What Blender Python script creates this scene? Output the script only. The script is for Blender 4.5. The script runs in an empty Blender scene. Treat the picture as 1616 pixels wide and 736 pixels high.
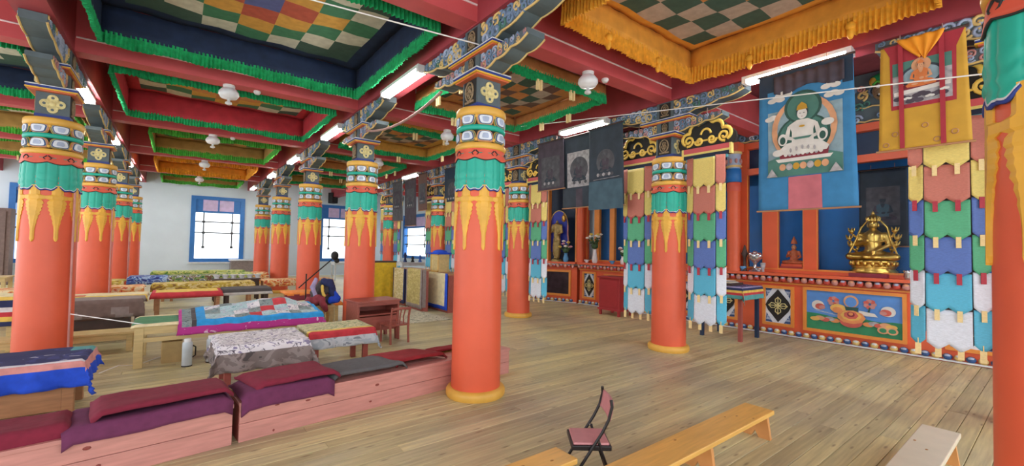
import bpy, bmesh, math, random
from math import sin, cos, pi, radians
from mathutils import Vector, Matrix, noise
rnd = random.Random(7)
S = bpy.context.scene
COL = S.collection
# ------------------------------------------------------------------ camera, sky, exposure
cd = bpy.data.cameras.new('camera'); cam = bpy.data.objects.new('camera', cd); COL.objects.link(cam)
cd.sensor_fit = 'HORIZONTAL'; cd.sensor_width = 36; cd.lens = 678.67/1616*36; cd.clip_start = .02; cd.clip_end = 200
R_ = Vector((.78994294, -.61289868, .01858407)); U_ = Vector((-.03502264, -.01483976, .99927634)); F_ = Vector((.61217936, .79002215, .0331879))
cam.matrix_world = Matrix(((R_.x, U_.x, -F_.x, -2.4515), (R_.y, U_.y, -F_.y, -3.7253), (R_.z, U_.z, -F_.z, 1.5), (0, 0, 0, 1)))
S.camera = cam
W = bpy.data.worlds.new('sky'); S.world = W; W.use_nodes = True
WB = W.node_tree.nodes['Background']; WB.inputs[0].default_value = (.93, .97, 1, 1); WB.inputs[1].default_value = 1.25
TUBE = 24.0
S.view_settings.view_transform = 'Standard'; S.view_settings.look = 'None'; S.view_settings.gamma = 1; S.view_settings.exposure = 1.2
S.view_settings.use_curve_mapping = False
# ------------------------------------------------------------------ materials
def lin(h):
    h = h.lstrip('#'); out = []
    for i in (0, 2, 4):
        c = int(h[i:i+2], 16)/255
        out.append(c/12.92 if c <= .04045 else ((c+.055)/1.055)**2.4)
    return (*out, 1)
MATS = {}
def mat(name, hexc, rough=.6, metal=0, var=.12, scale=7, bump=0., emit=0, stretch=None, spec=None, rand=0.):
    m = bpy.data.materials.new(name); m.use_nodes = True; MATS[name] = m
    nt = m.node_tree; N = nt.nodes; L = nt.links; b = N['Principled BSDF']
    b.inputs['Roughness'].default_value = rough; b.inputs['Metallic'].default_value = metal
    if spec is not None: b.inputs['Specular IOR Level'].default_value = spec
    c = lin(hexc)
    tc = N.new('ShaderNodeTexCoord'); nz = N.new('ShaderNodeTexNoise'); nz.inputs['Scale'].default_value = scale; nz.inputs['Detail'].default_value = 4
    src = tc.outputs['Object']
    if stretch:
        mp = N.new('ShaderNodeMapping'); mp.inputs['Scale'].default_value = stretch; L.new(src, mp.inputs['Vector']); src = mp.outputs[0]
    if rand:
        oi = N.new('ShaderNodeObjectInfo'); ad = N.new('ShaderNodeVectorMath'); ad.operation = 'MULTIPLY_ADD'
        ad.inputs[1].default_value = (37, 53, 11); L.new(oi.outputs['Random'], ad.inputs[0]); L.new(src, ad.inputs[2]); src = ad.outputs[0]
    L.new(src, nz.inputs['Vector'])
    mr = N.new('ShaderNodeMapRange'); mr.inputs[1].default_value = .3; mr.inputs[2].default_value = .7
    mr.inputs[3].default_value = 1-var; mr.inputs[4].default_value = 1+var; L.new(nz.outputs['Fac'], mr.inputs[0])
    val = mr.outputs[0]
    if rand:
        m2 = N.new('ShaderNodeMapRange'); m2.inputs[3].default_value = 1-rand; m2.inputs[4].default_value = 1+rand; L.new(oi.outputs['Random'], m2.inputs[0])
        mm = N.new('ShaderNodeMath'); mm.operation = 'MULTIPLY'; L.new(val, mm.inputs[0]); L.new(m2.outputs[0], mm.inputs[1]); val = mm.outputs[0]
    mx = N.new('ShaderNodeVectorMath'); mx.operation = 'SCALE'; mx.inputs[0].default_value = c[:3]; L.new(val, mx.inputs['Scale'])
    L.new(mx.outputs[0], b.inputs['Base Color'])
    if bump:
        bp = N.new('ShaderNodeBump'); bp.inputs['Strength'].default_value = bump; bp.inputs['Distance'].default_value = .01
        L.new(nz.outputs['Fac'], bp.inputs['Height']); L.new(bp.outputs[0], b.inputs['Normal'])
    if emit:
        b.inputs['Emission Color'].default_value = (1, .99, .96, 1); b.inputs['Emission Strength'].default_value = emit
    return m
mat('column_orange', '#e0603f', .42, var=.05, scale=3); mat('gold_paint', '#e6b040', .45, var=.1); mat('gold_ring', '#e3b04d', .45, var=.08)
mat('teal', '#22b29b', .45, var=.08); mat('valance_orange', '#dd5f47', .5, var=.1); mat('dark_fold', '#2a2a2c', .7)
mat('petal_white', '#dfe6ee', .5, var=.1); mat('petal_blue', '#35578c', .5); mat('petal_cream', '#dfc07a', .5); mat('petal_lilac', '#a8b6cf', .5, var=.2); mat('petal_pink', '#c58a84', .5)
mat('block_grey', '#58666b', .6, var=.15); mat('block_dark', '#23211f', .7); mat('emblem', '#d8cb8e', .5, var=.2, scale=30); mat('emblem_brown', '#8f7a5c', .6, var=.3, scale=40)
mat('carve_blue', '#7089a6', .55, var=.15); mat('plate_orange', '#d06a42', .5); mat('plate_yellow', '#e9b83f', .5); mat('plate_blue', '#253a86', .5); mat('plate_white', '#d9dde0', .5)
mat('beam_red', '#cb5558', .55, var=.1, scale=3); mat('beam_maroon', '#a33f48', .6, var=.15, scale=3); mat('ceiling_maroon', '#84404a', .8, var=.2, scale=4)
mat('trim_white', '#f1dede', .5); mat('wire_white', '#efefec', .5); mat('cable_brown', '#a8837c', .6)
mat('frill_green', '#17a360', .75, var=.3, scale=18); mat('frill_lime', '#52b13f', .75, var=.3, scale=18); mat('frill_gold', '#e5a02a', .75, var=.2, scale=14)
mat('navy_cloth', '#1c2c4b', .85, var=.2); mat('red_cloth', '#b52f3c', .8, var=.15); mat('tan_cloth', '#a98548', .85, var=.15); mat('orange_cloth', '#e0922a', .8, var=.15); mat('gold_cloth', '#dc9636', .8, var=.12)
for n, h in dict(p_white='#c9c7b6', p_green='#3f7a5a', p_yellow='#cc9a45', p_red='#b0523f', p_blue='#565f93', p_dgreen='#3f5a50', p_ochre='#bd7f48', p_purple='#7d3a47', p_grey='#b3a295', p_brown='#6d5049', p_navy='#2c3c56').items(): mat(n, h, .85, var=.12, scale=12)
mat('wall_paint', '#d3e1ea', .8, var=.03, scale=2); mat('window_blue', '#2f74bd', .5, var=.08); mat('bar_grey', '#3d4145', .5); mat('pane_pink', '#d3bde0', .4)
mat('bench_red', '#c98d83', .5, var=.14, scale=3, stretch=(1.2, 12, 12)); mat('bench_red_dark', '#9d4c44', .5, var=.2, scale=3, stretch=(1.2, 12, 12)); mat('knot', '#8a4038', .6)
mat('pine', '#e3b25c', .4, var=.12, scale=3, stretch=(1.2, 14, 14)); mat('pine_knot', '#a8702c', .5); mat('pine_end', '#d79a5c', .5, var=.1); mat('pine_pale', '#d6ccb4', .35, var=.05)
mat('maroon_mat', '#81243a', .95, var=.1, scale=20, bump=.3); mat('purple_mat', '#6d3257', .95, var=.1, scale=20, bump=.3); mat('grey_mat', '#5d5e60', .95, var=.1, scale=20, bump=.3); mat('red_mat', '#8d2128', .95, var=.15, scale=14, bump=.3)
mat('table_wood', '#b0805a', .5, var=.15, scale=3, stretch=(2, 14, 14)); mat('table_red', '#a1524a', .5, var=.15, scale=3); mat('pale_wood', '#cdb67e', .5, var=.12, scale=3, stretch=(1.5, 12, 12)); mat('desk_red', '#9c5145', .45, var=.15, scale=3, stretch=(2, 10, 10)); mat('dark_wood', '#4a3833', .6, var=.2)
for n, h in dict(c_royal='#1f4fd0', c_navy='#28335f', c_pink='#d9958f', c_white='#dcdce0', c_grey='#8f8380', c_dgrey='#4e4a4c', c_yellow='#e6c75f', c_red='#c63a44', c_sky='#2f9be0', c_magenta='#b8378c', c_lightblue='#a9c9cf', c_teal='#5aa5a5', c_green='#4f8d63', c_cream='#e6d9ae', c_brown='#75625c', c_orange='#e88a3f', c_lilac='#9c93b5', c_black='#252327', c_blue='#3f64b8', c_mustard='#d7b42c', c_brocade='#cdb981').items(): mat(n, h, .85, var=.14, scale=14, bump=.15)
for n, h in dict(b_yellow='#e3cd74', b_red='#c47666', b_green='#58b084', b_blue='#5a77bd', b_sky='#5ab9da', b_white='#dfe6f2', b_aqua='#66b9c6', b_cream='#efd69a', b_tassel='#b23345').items(): mat(n, h, .6, var=.1, scale=40, bump=.25, stretch=(1, 1, 4))
mat('cloud_black', '#17150f', .6); mat('cloud_gold', '#f0c95a', .4, var=.05); mat('stripe_navy', '#15233c', .7)
mat('altar_orange', '#e0623a', .45, var=.06, scale=3); mat('altar_trim', '#e7923f', .45, var=.06); mat('altar_red', '#c2473a', .5); mat('niche_blue', '#2272bb', .5, var=.12, scale=3); mat('niche_navy', '#16304f', .5)
mat('gold', '#d9b45c', .28, metal=.9, var=.12, scale=20); mat('old_gold', '#a08a56', .45, metal=.6, var=.3, scale=14); mat('silver', '#d9dce0', .2, metal=.9); mat('statue_orange', '#c9693f', .5, var=.12); mat('statue_face', '#d79a6c', .5); mat('box_red', '#a53034', .45, var=.06); mat('halo_blue', '#2334a8', .5)
mat('th_blue', '#3b83b6', .8, var=.08, scale=9, bump=.15); mat('th_navy', '#24384e', .8, var=.1); mat('th_pink', '#c7707a', .8); mat('th_paint', '#8fa9b4', .8, var=.18, scale=9); mat('th_teal', '#4e7f74', .8, var=.12); mat('th_dteal', '#33584f', .8, var=.15); mat('th_peach', '#dba27a', .8, var=.15); mat('th_white', '#dfdcd6', .8); mat('th_skin', '#d8bfa5', .8); mat('th_maroon', '#8a3440', .8); mat('th_gold', '#c99a33', .75, var=.12, scale=5, bump=.15); mat('th_red', '#a82f3c', .75, var=.1); mat('th_orange', '#d97c43', .75); mat('th_veil', '#f09a1f', .7, var=.1); mat('th_dark', '#38424d', .85, var=.18, scale=5); mat('th_dark2', '#55565c', .85, var=.3, scale=9); mat('th_dusk', '#4d4550', .85, var=.2); mat('th_slate', '#46606e', .85, var=.15); mat('th_grey', '#a9a6a9', .8, var=.3, scale=18)
mat('black_metal', '#201c1e', .4, metal=.3); mat('seat_pink', '#c48588', .55, var=.06, scale=20); mat('chrome', '#c8c8c8', .2, metal=1); mat('flask', '#c9d5dc', .3); mat('flask_cap', '#e4e7e8', .4); mat('carton', '#c2a873', .8); mat('black', '#161517', .6)
mat('globe', '#eef0f4', .3); mat('tube_on', '#ffffff', .4, emit=TUBE); mat('fixture', '#d8d8d8', .4)
mat('leaf', '#35532f', .6); mat('bloom_white', '#f3efe2', .6); mat('bloom_yellow', '#e5c557', .6); mat('bloom_pink', '#d596a8', .6); mat('vase_blue', '#5a9cd0', .2); mat('vase_white', '#e4dfe0', .3)
mat('sky_paint', '#5a93dc', .5, var=.12, scale=6); mat('grass_paint', '#2f8b5f', .5, var=.12); mat('offer_orange', '#dd8f57', .5, var=.15); mat('offer_red', '#cb5f52', .5, var=.15); mat('offer_yellow', '#e3b65f', .5); mat('glass_dark', '#3a2f35', .15, var=.4, scale=5); mat('brick_brown', '#a56e4c', .8, var=.25, scale=14)
mat('ground_out', '#a7ab9d', .9)
def printed(name, cols, scale, bump=.1, voro=False):
    m = bpy.data.materials.new(name); m.use_nodes = True; MATS[name] = m; N = m.node_tree.nodes; L = m.node_tree.links; b = N['Principled BSDF']; b.inputs['Roughness'].default_value = .85
    tc = N.new('ShaderNodeTexCoord'); mp = N.new('ShaderNodeMapping'); mp.inputs['Scale'].default_value = (1, 1.6, 1.6); L.new(tc.outputs['Object'], mp.inputs[0])
    nz = N.new('ShaderNodeTexNoise'); nz.inputs['Scale'].default_value = scale; nz.inputs['Detail'].default_value = 2.5; nz.inputs['Distortion'].default_value = 1.2; L.new(mp.outputs[0], nz.inputs['Vector'])
    cr = N.new('ShaderNodeValToRGB'); cr.color_ramp.interpolation = 'CONSTANT'; e = cr.color_ramp.elements; e[0].color = lin(cols[0][1]); e[0].position = 0; e[1].color = lin(cols[1][1]); e[1].position = cols[1][0]
    for p_, c_ in cols[2:]: q = e.new(p_); q.color = lin(c_)
    L.new(nz.outputs['Fac'], cr.inputs[0]); L.new(cr.outputs[0], b.inputs['Base Color']); bp = N.new('ShaderNodeBump'); bp.inputs['Strength'].default_value = bump; bp.inputs['Distance'].default_value = .01; n2 = N.new('ShaderNodeTexNoise'); n2.inputs['Scale'].default_value = 9; L.new(tc.outputs['Object'], n2.inputs['Vector']); L.new(n2.outputs['Fac'], bp.inputs['Height']); L.new(bp.outputs[0], b.inputs['Normal'])
printed('pr_white', [(0, '#8d87a6'), (.40, '#e6e4e8'), (.56, '#5a5563'), (.60, '#dcdadf'), (.70, '#9a93ae')], 9)
printed('pr_skirt', [(0, '#55504f'), (.38, '#7f7572'), (.5, '#968c89'), (.62, '#6d6462')], 4, .6)
printed('pr_silver', [(0, '#6f7a84'), (.36, '#b4c2cb'), (.5, '#cbd5db'), (.63, '#8d99a3')], 6, .5)
printed('pr_green', [(0, '#6f8a67'), (.4, '#b9b78d'), (.52, '#d9cfa6'), (.62, '#87906f')], 12)
printed('pr_navy', [(0, '#d4d6de'), (.33, '#2d3668'), (.58, '#3c4684'), (.68, '#c8ccd8')], 5)
printed('pr_quilt', [(0, '#7ba6ad'), (.38, '#b7d2d6'), (.52, '#9fb9c6'), (.6, '#c9bfd0'), (.68, '#7f7f93')], 14, .5)
printed('pr_quilt_grey', [(0, '#5d6b70'), (.42, '#8d9a9a'), (.58, '#6e8f93')], 16, .4)
printed('pr_magenta', [(0, '#e6c3dc'), (.34, '#bb3790')], 10)
printed('pr_blue_far', [(0, '#2b3377'), (.42, '#4c69b0'), (.52, '#a6bfda'), (.6, '#2f3a80')], 6)
printed('pr_green_far', [(0, '#33663f'), (.42, '#8fa35c'), (.5, '#6d4f3b'), (.58, '#d3d3cf'), (.64, '#3d4a59')], 6)
printed('pr_lime_far', [(0, '#55833f'), (.42, '#a9b95d'), (.55, '#d7d68c'), (.65, '#4f7d4a')], 6)
printed('pr_warm_far', [(0, '#c4523c'), (.42, '#e3a056'), (.52, '#e9d7ae'), (.63, '#d0663f')], 6)
printed('pr_mustard_far', [(0, '#8b6a35'), (.42, '#c3a944'), (.55, '#e0cf95')], 7)
printed('pr_brocade', [(0, '#c0b07a'), (.45, '#d6c896'), (.58, '#e6dcb8')], 12, .3)
printed('pr_olive', [(0, '#a3935a'), (.45, '#b7a766'), (.6, '#c9bb82')], 12, .3)
printed('pr_lilac', [(0, '#33356a'), (.45, '#564a7d'), (.58, '#a08fae')], 12)
printed('pr_rug', [(0, '#8d8f7c'), (.42, '#d8d3bb'), (.52, '#b8b7a0'), (.6, '#e0dcc8')], 9, .2)
# floor boards: grain along the board, greyish wear by place
def floor_mat(name, hexc, hex2):
    m = mat(name, hexc, .38, var=.2, scale=2.2, stretch=(.9, 16, 16), rand=.12, spec=.4); nt = m.node_tree; N = nt.nodes; L = nt.links; b = N['Principled BSDF']
    src = b.inputs['Base Color'].links[0].from_socket
    g = N.new('ShaderNodeNewGeometry'); n2 = N.new('ShaderNodeTexNoise'); n2.inputs['Scale'].default_value = .55; n2.inputs['Detail'].default_value = 5; L.new(g.outputs['Position'], n2.inputs['Vector'])
    r = N.new('ShaderNodeMapRange'); r.inputs[1].default_value = .42; r.inputs[2].default_value = .68; r.inputs[4].default_value = .75; L.new(n2.outputs['Fac'], r.inputs[0])
    mx = N.new('ShaderNodeMix'); mx.data_type = 'RGBA'; L.new(r.outputs[0], mx.inputs[0]); L.new(src, mx.inputs[6])
    m3 = N.new('ShaderNodeVectorMath'); m3.operation = 'SCALE'; m3.inputs[0].default_value = lin(hex2)[:3]
    sc = [x for x in N if x.bl_idname == 'ShaderNodeMath'][0]; L.new(sc.outputs[0], m3.inputs['Scale']); L.new(m3.outputs[0], mx.inputs[7])
    # knots
    tc = N.new('ShaderNodeTexCoord'); oi = N.new('ShaderNodeObjectInfo'); ad = N.new('ShaderNodeVectorMath'); ad.operation = 'MULTIPLY_ADD'; ad.inputs[1].default_value = (91, 17, 5)
    L.new(oi.outputs['Random'], ad.inputs[0]); mp = N.new('ShaderNodeMapping'); mp.inputs['Scale'].default_value = (1.3, 5, 1); L.new(tc.outputs['Object'], mp.inputs[0]); L.new(mp.outputs[0], ad.inputs[2])
    vo = N.new('ShaderNodeTexVoronoi'); vo.voronoi_dimensions = '2D'; vo.inputs['Scale'].default_value = 1.3; L.new(ad.outputs[0], vo.inputs['Vector'])
    r2 = N.new('ShaderNodeMapRange'); r2.inputs[1].default_value = .02; r2.inputs[2].default_value = .085; r2.inputs[3].default_value = .6; r2.inputs[4].default_value = 0; L.new(vo.outputs['Distance'], r2.inputs[0])
    m4 = N.new('ShaderNodeMix'); m4.data_type = 'RGBA'; L.new(r2.outputs[0], m4.inputs[0]); L.new(mx.outputs[2], m4.inputs[6]); m4.inputs[7].default_value = lin('#5e432c'); L.new(m4.outputs[2], b.inputs['Base Color'])
floor_mat('plank_a', '#cdc494', '#aba18c'); floor_mat('plank_b', '#c1b788', '#9d937f'); floor_mat('plank_c', '#d5ca95', '#b0a68f')
gm = bpy.data.materials.new('glass'); gm.use_nodes = True; MATS['glass'] = gm
_n = gm.node_tree.nodes; _l = gm.node_tree.links; _n.remove(_n['Principled BSDF'])
_t = _n.new('ShaderNodeBsdfTransparent'); _t.inputs[0].default_value = (.96, .98, 1, 1); _g = _n.new('ShaderNodeBsdfGlossy'); _g.inputs['Roughness'].default_value = .05
_f = _n.new('ShaderNodeFresnel'); _f.inputs[0].default_value = 1.13; _x = _n.new('ShaderNodeMixShader'); _l.new(_f.outputs[0], _x.inputs[0]); _l.new(_t.outputs[0], _x.inputs[1]); _l.new(_g.outputs[0], _x.inputs[2]); _l.new(_x.outputs[0], _n['Material Output'].inputs[0])
# ------------------------------------------------------------------ mesh helpers
class MB:
    def __init__(s, m=None): s.v = []; s.f = []; s.mi = []; s.names = []; s.sm = []; s.T = Matrix(); s.m(m or 'fixture'); s.smooth = False
    def m(s, n):
        if n not in s.names: s.names.append(n)
        s.c = s.names.index(n); return s
    def add(s, vs, fs):
        o = len(s.v); s.v += [tuple(s.T @ Vector(p)) for p in vs]
        for f in fs: s.f.append([i+o for i in f]); s.mi.append(s.c); s.sm.append(s.smooth)
        return s
    def box(s, x0, x1, y0, y1, z0, z1):
        return s.add([(x, y, z) for z in (z0, z1) for y in (y0, y1) for x in (x0, x1)], [(0, 2, 3, 1), (4, 5, 7, 6), (0, 1, 5, 4), (1, 3, 7, 5), (3, 2, 6, 7), (2, 0, 4, 6)])
    def bar(s, p, q, w, h, up=(0, 0, 1)):
        p = Vector(p); q = Vector(q); d = (q-p).normalized(); u = Vector(up)
        if abs(d.dot(u)) > .98: u = Vector((0, 1, 0))
        a = d.cross(u).normalized()*w/2; b = a.cross(d).normalized()*h/2
        return s.add([p-a-b, p+a-b, p+a+b, p-a+b, q-a-b, q+a-b, q+a+b, q-a+b], [(0, 1, 2, 3), (7, 6, 5, 4), (0, 4, 5, 1), (1, 5, 6, 2), (2, 6, 7, 3), (3, 7, 4, 0)])
    def lathe(s, prof, n=24, c=(0, 0, 0), cap=True):
        vs = []; fs = []; k = len(prof); os = s.smooth; s.smooth = True
        for r, z in prof:
            for i in range(n): vs.append((c[0]+r*cos(2*pi*i/n), c[1]+r*sin(2*pi*i/n), c[2]+z))
        for j in range(k-1):
            for i in range(n): fs.append((j*n+i, j*n+(i+1) % n, (j+1)*n+(i+1) % n, (j+1)*n+i))
        s.add(vs, fs); s.smooth = False
        if cap:
            o = [tuple(vs[i]) for i in range(n)]; t = [tuple(vs[(k-1)*n+i]) for i in range(n)]
            s.add(o, [tuple(range(n-1, -1, -1))]); s.add(t, [tuple(range(n))])
        s.smooth = os; return s
    def tube(s, pts, r, n=8, closed=False, taper=None, flat=None):
        pts = [Vector(p) for p in pts]; k = len(pts); vs = []; fs = []; ref = None
        for i, p in enumerate(pts):
            if closed: d = pts[(i+1) % k]-pts[i-1]
            else: d = pts[min(i+1, k-1)]-pts[max(i-1, 0)]
            d = d.normalized() if d.length > 1e-9 else Vector((0, 0, 1))
            if ref is None: ref = Vector((0, 0, 1)) if abs(d.z) < .9 else Vector((1, 0, 0))
            if flat: ref = Vector(flat)
            a = d.cross(ref); a = a.normalized() if a.length > 1e-6 else d.orthogonal().normalized(); b = a.cross(d).normalized()
            if not flat: ref = b
            rr = taper[i] if taper else r
            for j in range(n):
                t = 2*pi*j/n; vs.append(p+a*rr*cos(t)+b*rr*sin(t)*(0.5 if flat else 1))
        for i in range(k if closed else k-1):
            for j in range(n): fs.append((i*n+j, ((i+1) % k)*n+j, ((i+1) % k)*n+(j+1) % n, i*n+(j+1) % n))
        os = s.smooth; s.smooth = True; s.add(vs, fs); s.smooth = os
        if not closed: s.add(vs[:n], [tuple(range(n))]); s.add(vs[-n:], [tuple(range(n-1, -1, -1))])
        return s
    def prism(s, poly, y0, y1):       # polygon in local XZ, from y0 (front) to y1
        n = len(poly); vs = [(x, y0, z) for x, z in poly]+[(x, y1, z) for x, z in poly]
        return s.add(vs, [tuple(range(n)), tuple(range(2*n-1, n-1, -1))]+[(i, i+n, (i+1) % n+n, (i+1) % n) for i in range(n)])
    def ell(s, c, r, n=12, k=8):
        if not hasattr(r, '__len__'): r = (r, r, r)
        vs = [(c[0], c[1], c[2]-r[2])]; fs = []
        for j in range(1, k):
            t = -pi/2+pi*j/k
            for i in range(n): vs.append((c[0]+r[0]*cos(t)*cos(2*pi*i/n), c[1]+r[1]*cos(t)*sin(2*pi*i/n), c[2]+r[2]*sin(t)))
        vs.append((c[0], c[1], c[2]+r[2])); L = len(vs)-1
        for i in range(n):
            fs.append((0, 1+(i+1) % n, 1+i)); fs.append((L, L-n+i, L-n+(i+1) % n))
            for j in range(k-2): fs.append((1+j*n+i, 1+j*n+(i+1) % n, 1+(j+1)*n+(i+1) % n, 1+(j+1)*n+i))
        os = s.smooth; s.smooth = True; s.add(vs, fs); s.smooth = os; return s
    def grid(s, fn, nu, nv, mfn=None, closed=False):
        o = len(s.v); s.v += [tuple(s.T @ Vector(fn(i/nu, j/nv))) for j in range(nv+1) for i in range(nu+1)]
        for j in range(nv):
            for i in range(nu):
                if mfn: s.m(mfn((i+.5)/nu, (j+.5)/nv))
                a = o+j*(nu+1)+i; s.f.append([a, a+1, a+nu+2, a+nu+1]); s.mi.append(s.c); s.sm.append(s.smooth)
        return s
    def build(s, name, parent=None, loc=None, rotz=0, solid=0, remesh=0, sub=0, bevel=0, merge=False):
        me = bpy.data.meshes.new(name); me.from_pydata(s.v, [], s.f)
        for n in s.names: me.materials.append(MATS[n])
        me.polygons.foreach_set('material_index', s.mi); me.polygons.foreach_set('use_smooth', s.sm); me.update()
        o = bpy.data.objects.new(name, me); COL.objects.link(o)
        if parent: o.parent = parent
        if loc: o.location = loc
        o.rotation_euler.z = rotz
        if remesh:
            q = o.modifiers.new('r', 'REMESH'); q.mode = 'VOXEL'; q.voxel_size = remesh; q.use_smooth_shade = True
            q = o.modifiers.new('s', 'SMOOTH'); q.iterations = 3; q.factor = .5
        if sub: q = o.modifiers.new('s', 'SUBSURF'); q.levels = q.render_levels = sub
        if solid: q = o.modifiers.new('t', 'SOLIDIFY'); q.thickness = solid; q.offset = 0
        if bevel: q = o.modifiers.new('b', 'BEVEL'); q.width = bevel; q.segments = 2; q.limit_method = 'ANGLE'
        return o
def tag(o, label, cat, group=None, kind=None):
    o['label'] = label; o['category'] = cat
    if group: o['group'] = group
    if kind: o['kind'] = kind
    return o
def thing(name, label, cat, loc=(0, 0, 0), rotz=0, group=None):
    o = bpy.data.objects.new(name, None); COL.objects.link(o); o.location = loc; o.rotation_euler.z = rotz; o.empty_display_size = .1
    return tag(o, label, cat, group)
def struct(o): o['kind'] = 'structure'; return o
def inst(o, parent, loc, rotz=0, scale=None):
    c = o.copy(); COL.objects.link(c); c.parent = parent; c.location = loc; c.rotation_euler.z = rotz
    if scale: c.scale = scale
    return c
def dup(root, loc, rotz=None, label=None, group=None):
    r = root.copy(); COL.objects.link(r); r.location = loc
    if rotz is not None: r.rotation_euler.z = rotz
    if label: r['label'] = label
    if group: r['group'] = group
    for ch in root.children:
        c = ch.copy(); COL.objects.link(c); c.parent = r
        for g in ch.children:
            d = g.copy(); COL.objects.link(d); d.parent = c
    return r
def ellp(cx, cz, rx, rz, n=24, a0=0, a1=360): return [(cx+rx*cos(radians(a0+(a1-a0)*i/n)), cz+rz*sin(radians(a0+(a1-a0)*i/n))) for i in range(n+(0 if a1-a0 == 360 else 1))]
def curl(cx, cz, r, turns=1.4, a0=0, sgn=1, n=22): return [(cx+r*(1-.78*t/n)*cos(a0+sgn*turns*2*pi*t/n), cz+r*(1-.78*t/n)*sin(a0+sgn*turns*2*pi*t/n)) for t in range(n+1)]
A = 3.6498; B = 3.4726; CC = 3.6656      # column grid
FAR = 18.1
# ------------------------------------------------------------------ floor
X0, X1 = -9.0, 7.0; PW = .125
fl = struct(MB('dark_wood').box(X0, X1, -6, FAR, -.12, -.02).build('floor'))
protos = []
for k, L in enumerate((2.4, 3.2, 4.1)):
    b = MB(('plank_a', 'plank_b', 'plank_c')[k]); w = PW/2-.002; t = .003
    b.add([(-L/2, -w, -.02), (L/2, -w, -.02), (L/2, w, -.02), (-L/2, w, -.02), (-L/2, -w, -t), (L/2, -w, -t), (L/2, w, -t), (-L/2, w, -t), (-L/2+t, -w+t, 0), (L/2-t, -w+t, 0), (L/2-t, w-t, 0), (-L/2+t, w-t, 0)],
          [(8, 9, 10, 11), (4, 5, 9, 8), (5, 6, 10, 9), (6, 7, 11, 10), (7, 4, 8, 11), (0, 1, 5, 4), (1, 2, 6, 5), (2, 3, 7, 6), (3, 0, 4, 7)])
    protos.append((b.build('plank', fl), L))
first = [True]*3; cnt = 0
rows = int((FAR+6)/PW); far = MB('plank_a')
for r in range(rows):
    y = -6+PW*(r+.5); x = X0-rnd.random()*2.5
    while x < X1:
        k = rnd.randrange(3); L = protos[k][1]; xa, xb = x, x+L; x += L+.002
        near = -3.6 < y < 3.0 and xb > -4.6 and xa < 6.3 and (xa+1.5 > -4.6) and cnt < 296
        if near and xa > X0 and xb < X1:
            cnt += 1; o = protos[k][0]
            if first[k]: first[k] = False; o.location = ((xa+xb)/2, y, 0)
            else: inst(o, fl, ((xa+xb)/2, y, 0))
        else:
            xa = max(xa, X0); xb = min(xb, X1); w = PW/2-.0025; far.m(('plank_a', 'plank_b', 'plank_c')[rnd.randrange(3)])
            if xb > xa: far.add([(xa+.001, y-w, -.018), (xb-.001, y-w, -.018), (xb-.001, y+w, -.018), (xa+.001, y+w, -.018), (xa+.001, y-w, 0), (xb-.001, y-w, 0), (xb-.001, y+w, 0), (xa+.001, y+w, 0)], [(4, 5, 6, 7), (0, 1, 5, 4), (2, 3, 7, 6), (1, 2, 6, 5), (3, 0, 4, 7)])
o = far.build('far_planks', fl); o['kind'] = 'stuff'
# ground outside the windows
struct(MB('ground_out').box(-30, 30, FAR+.4, 60, -1.2, -1).build('ground'))
# ------------------------------------------------------------------ walls + windows
def wall_with_holes(name, u0, u1, z0, z1, holes, place, m='wall_paint'):
    us = sorted({u0, u1, *[h[0] for h in holes], *[h[1] for h in holes]}); zs = sorted({z0, z1, *[h[2] for h in holes], *[h[3] for h in holes]})
    b = MB(m); b.T = place
    for a, c in zip(us, us[1:]):
        for d, e in zip(zs, zs[1:]):
            if not any(h[0] <= (a+c)/2 <= h[1] and h[2] <= (d+e)/2 <= h[3] for h in holes): b.box(a, c, 0, .2, d, e)
    return struct(b.build(name))
WIN = [(-11.9, -10.15), (-6.95, -5.2), (-2.03, -.28), (2.9, 4.65)]
place_b = Matrix.Translation((0, FAR, 0)); place_r = Matrix.Translation((6.95, 0, 0)) @ Matrix.Rotation(-pi/2, 4, 'Z')
wall_with_holes('wall_back', -12.5, 7.15, 0, 4.5, [(a, c, .72, 3.32) for a, c in WIN], place_b)
RW = [(-17.75, -15.0)]
wall_with_holes('wall_right', -FAR-.2, 6.0, 0, 4.5, [(a, c, .9, 3.0) for a, c in RW], place_r)
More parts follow.
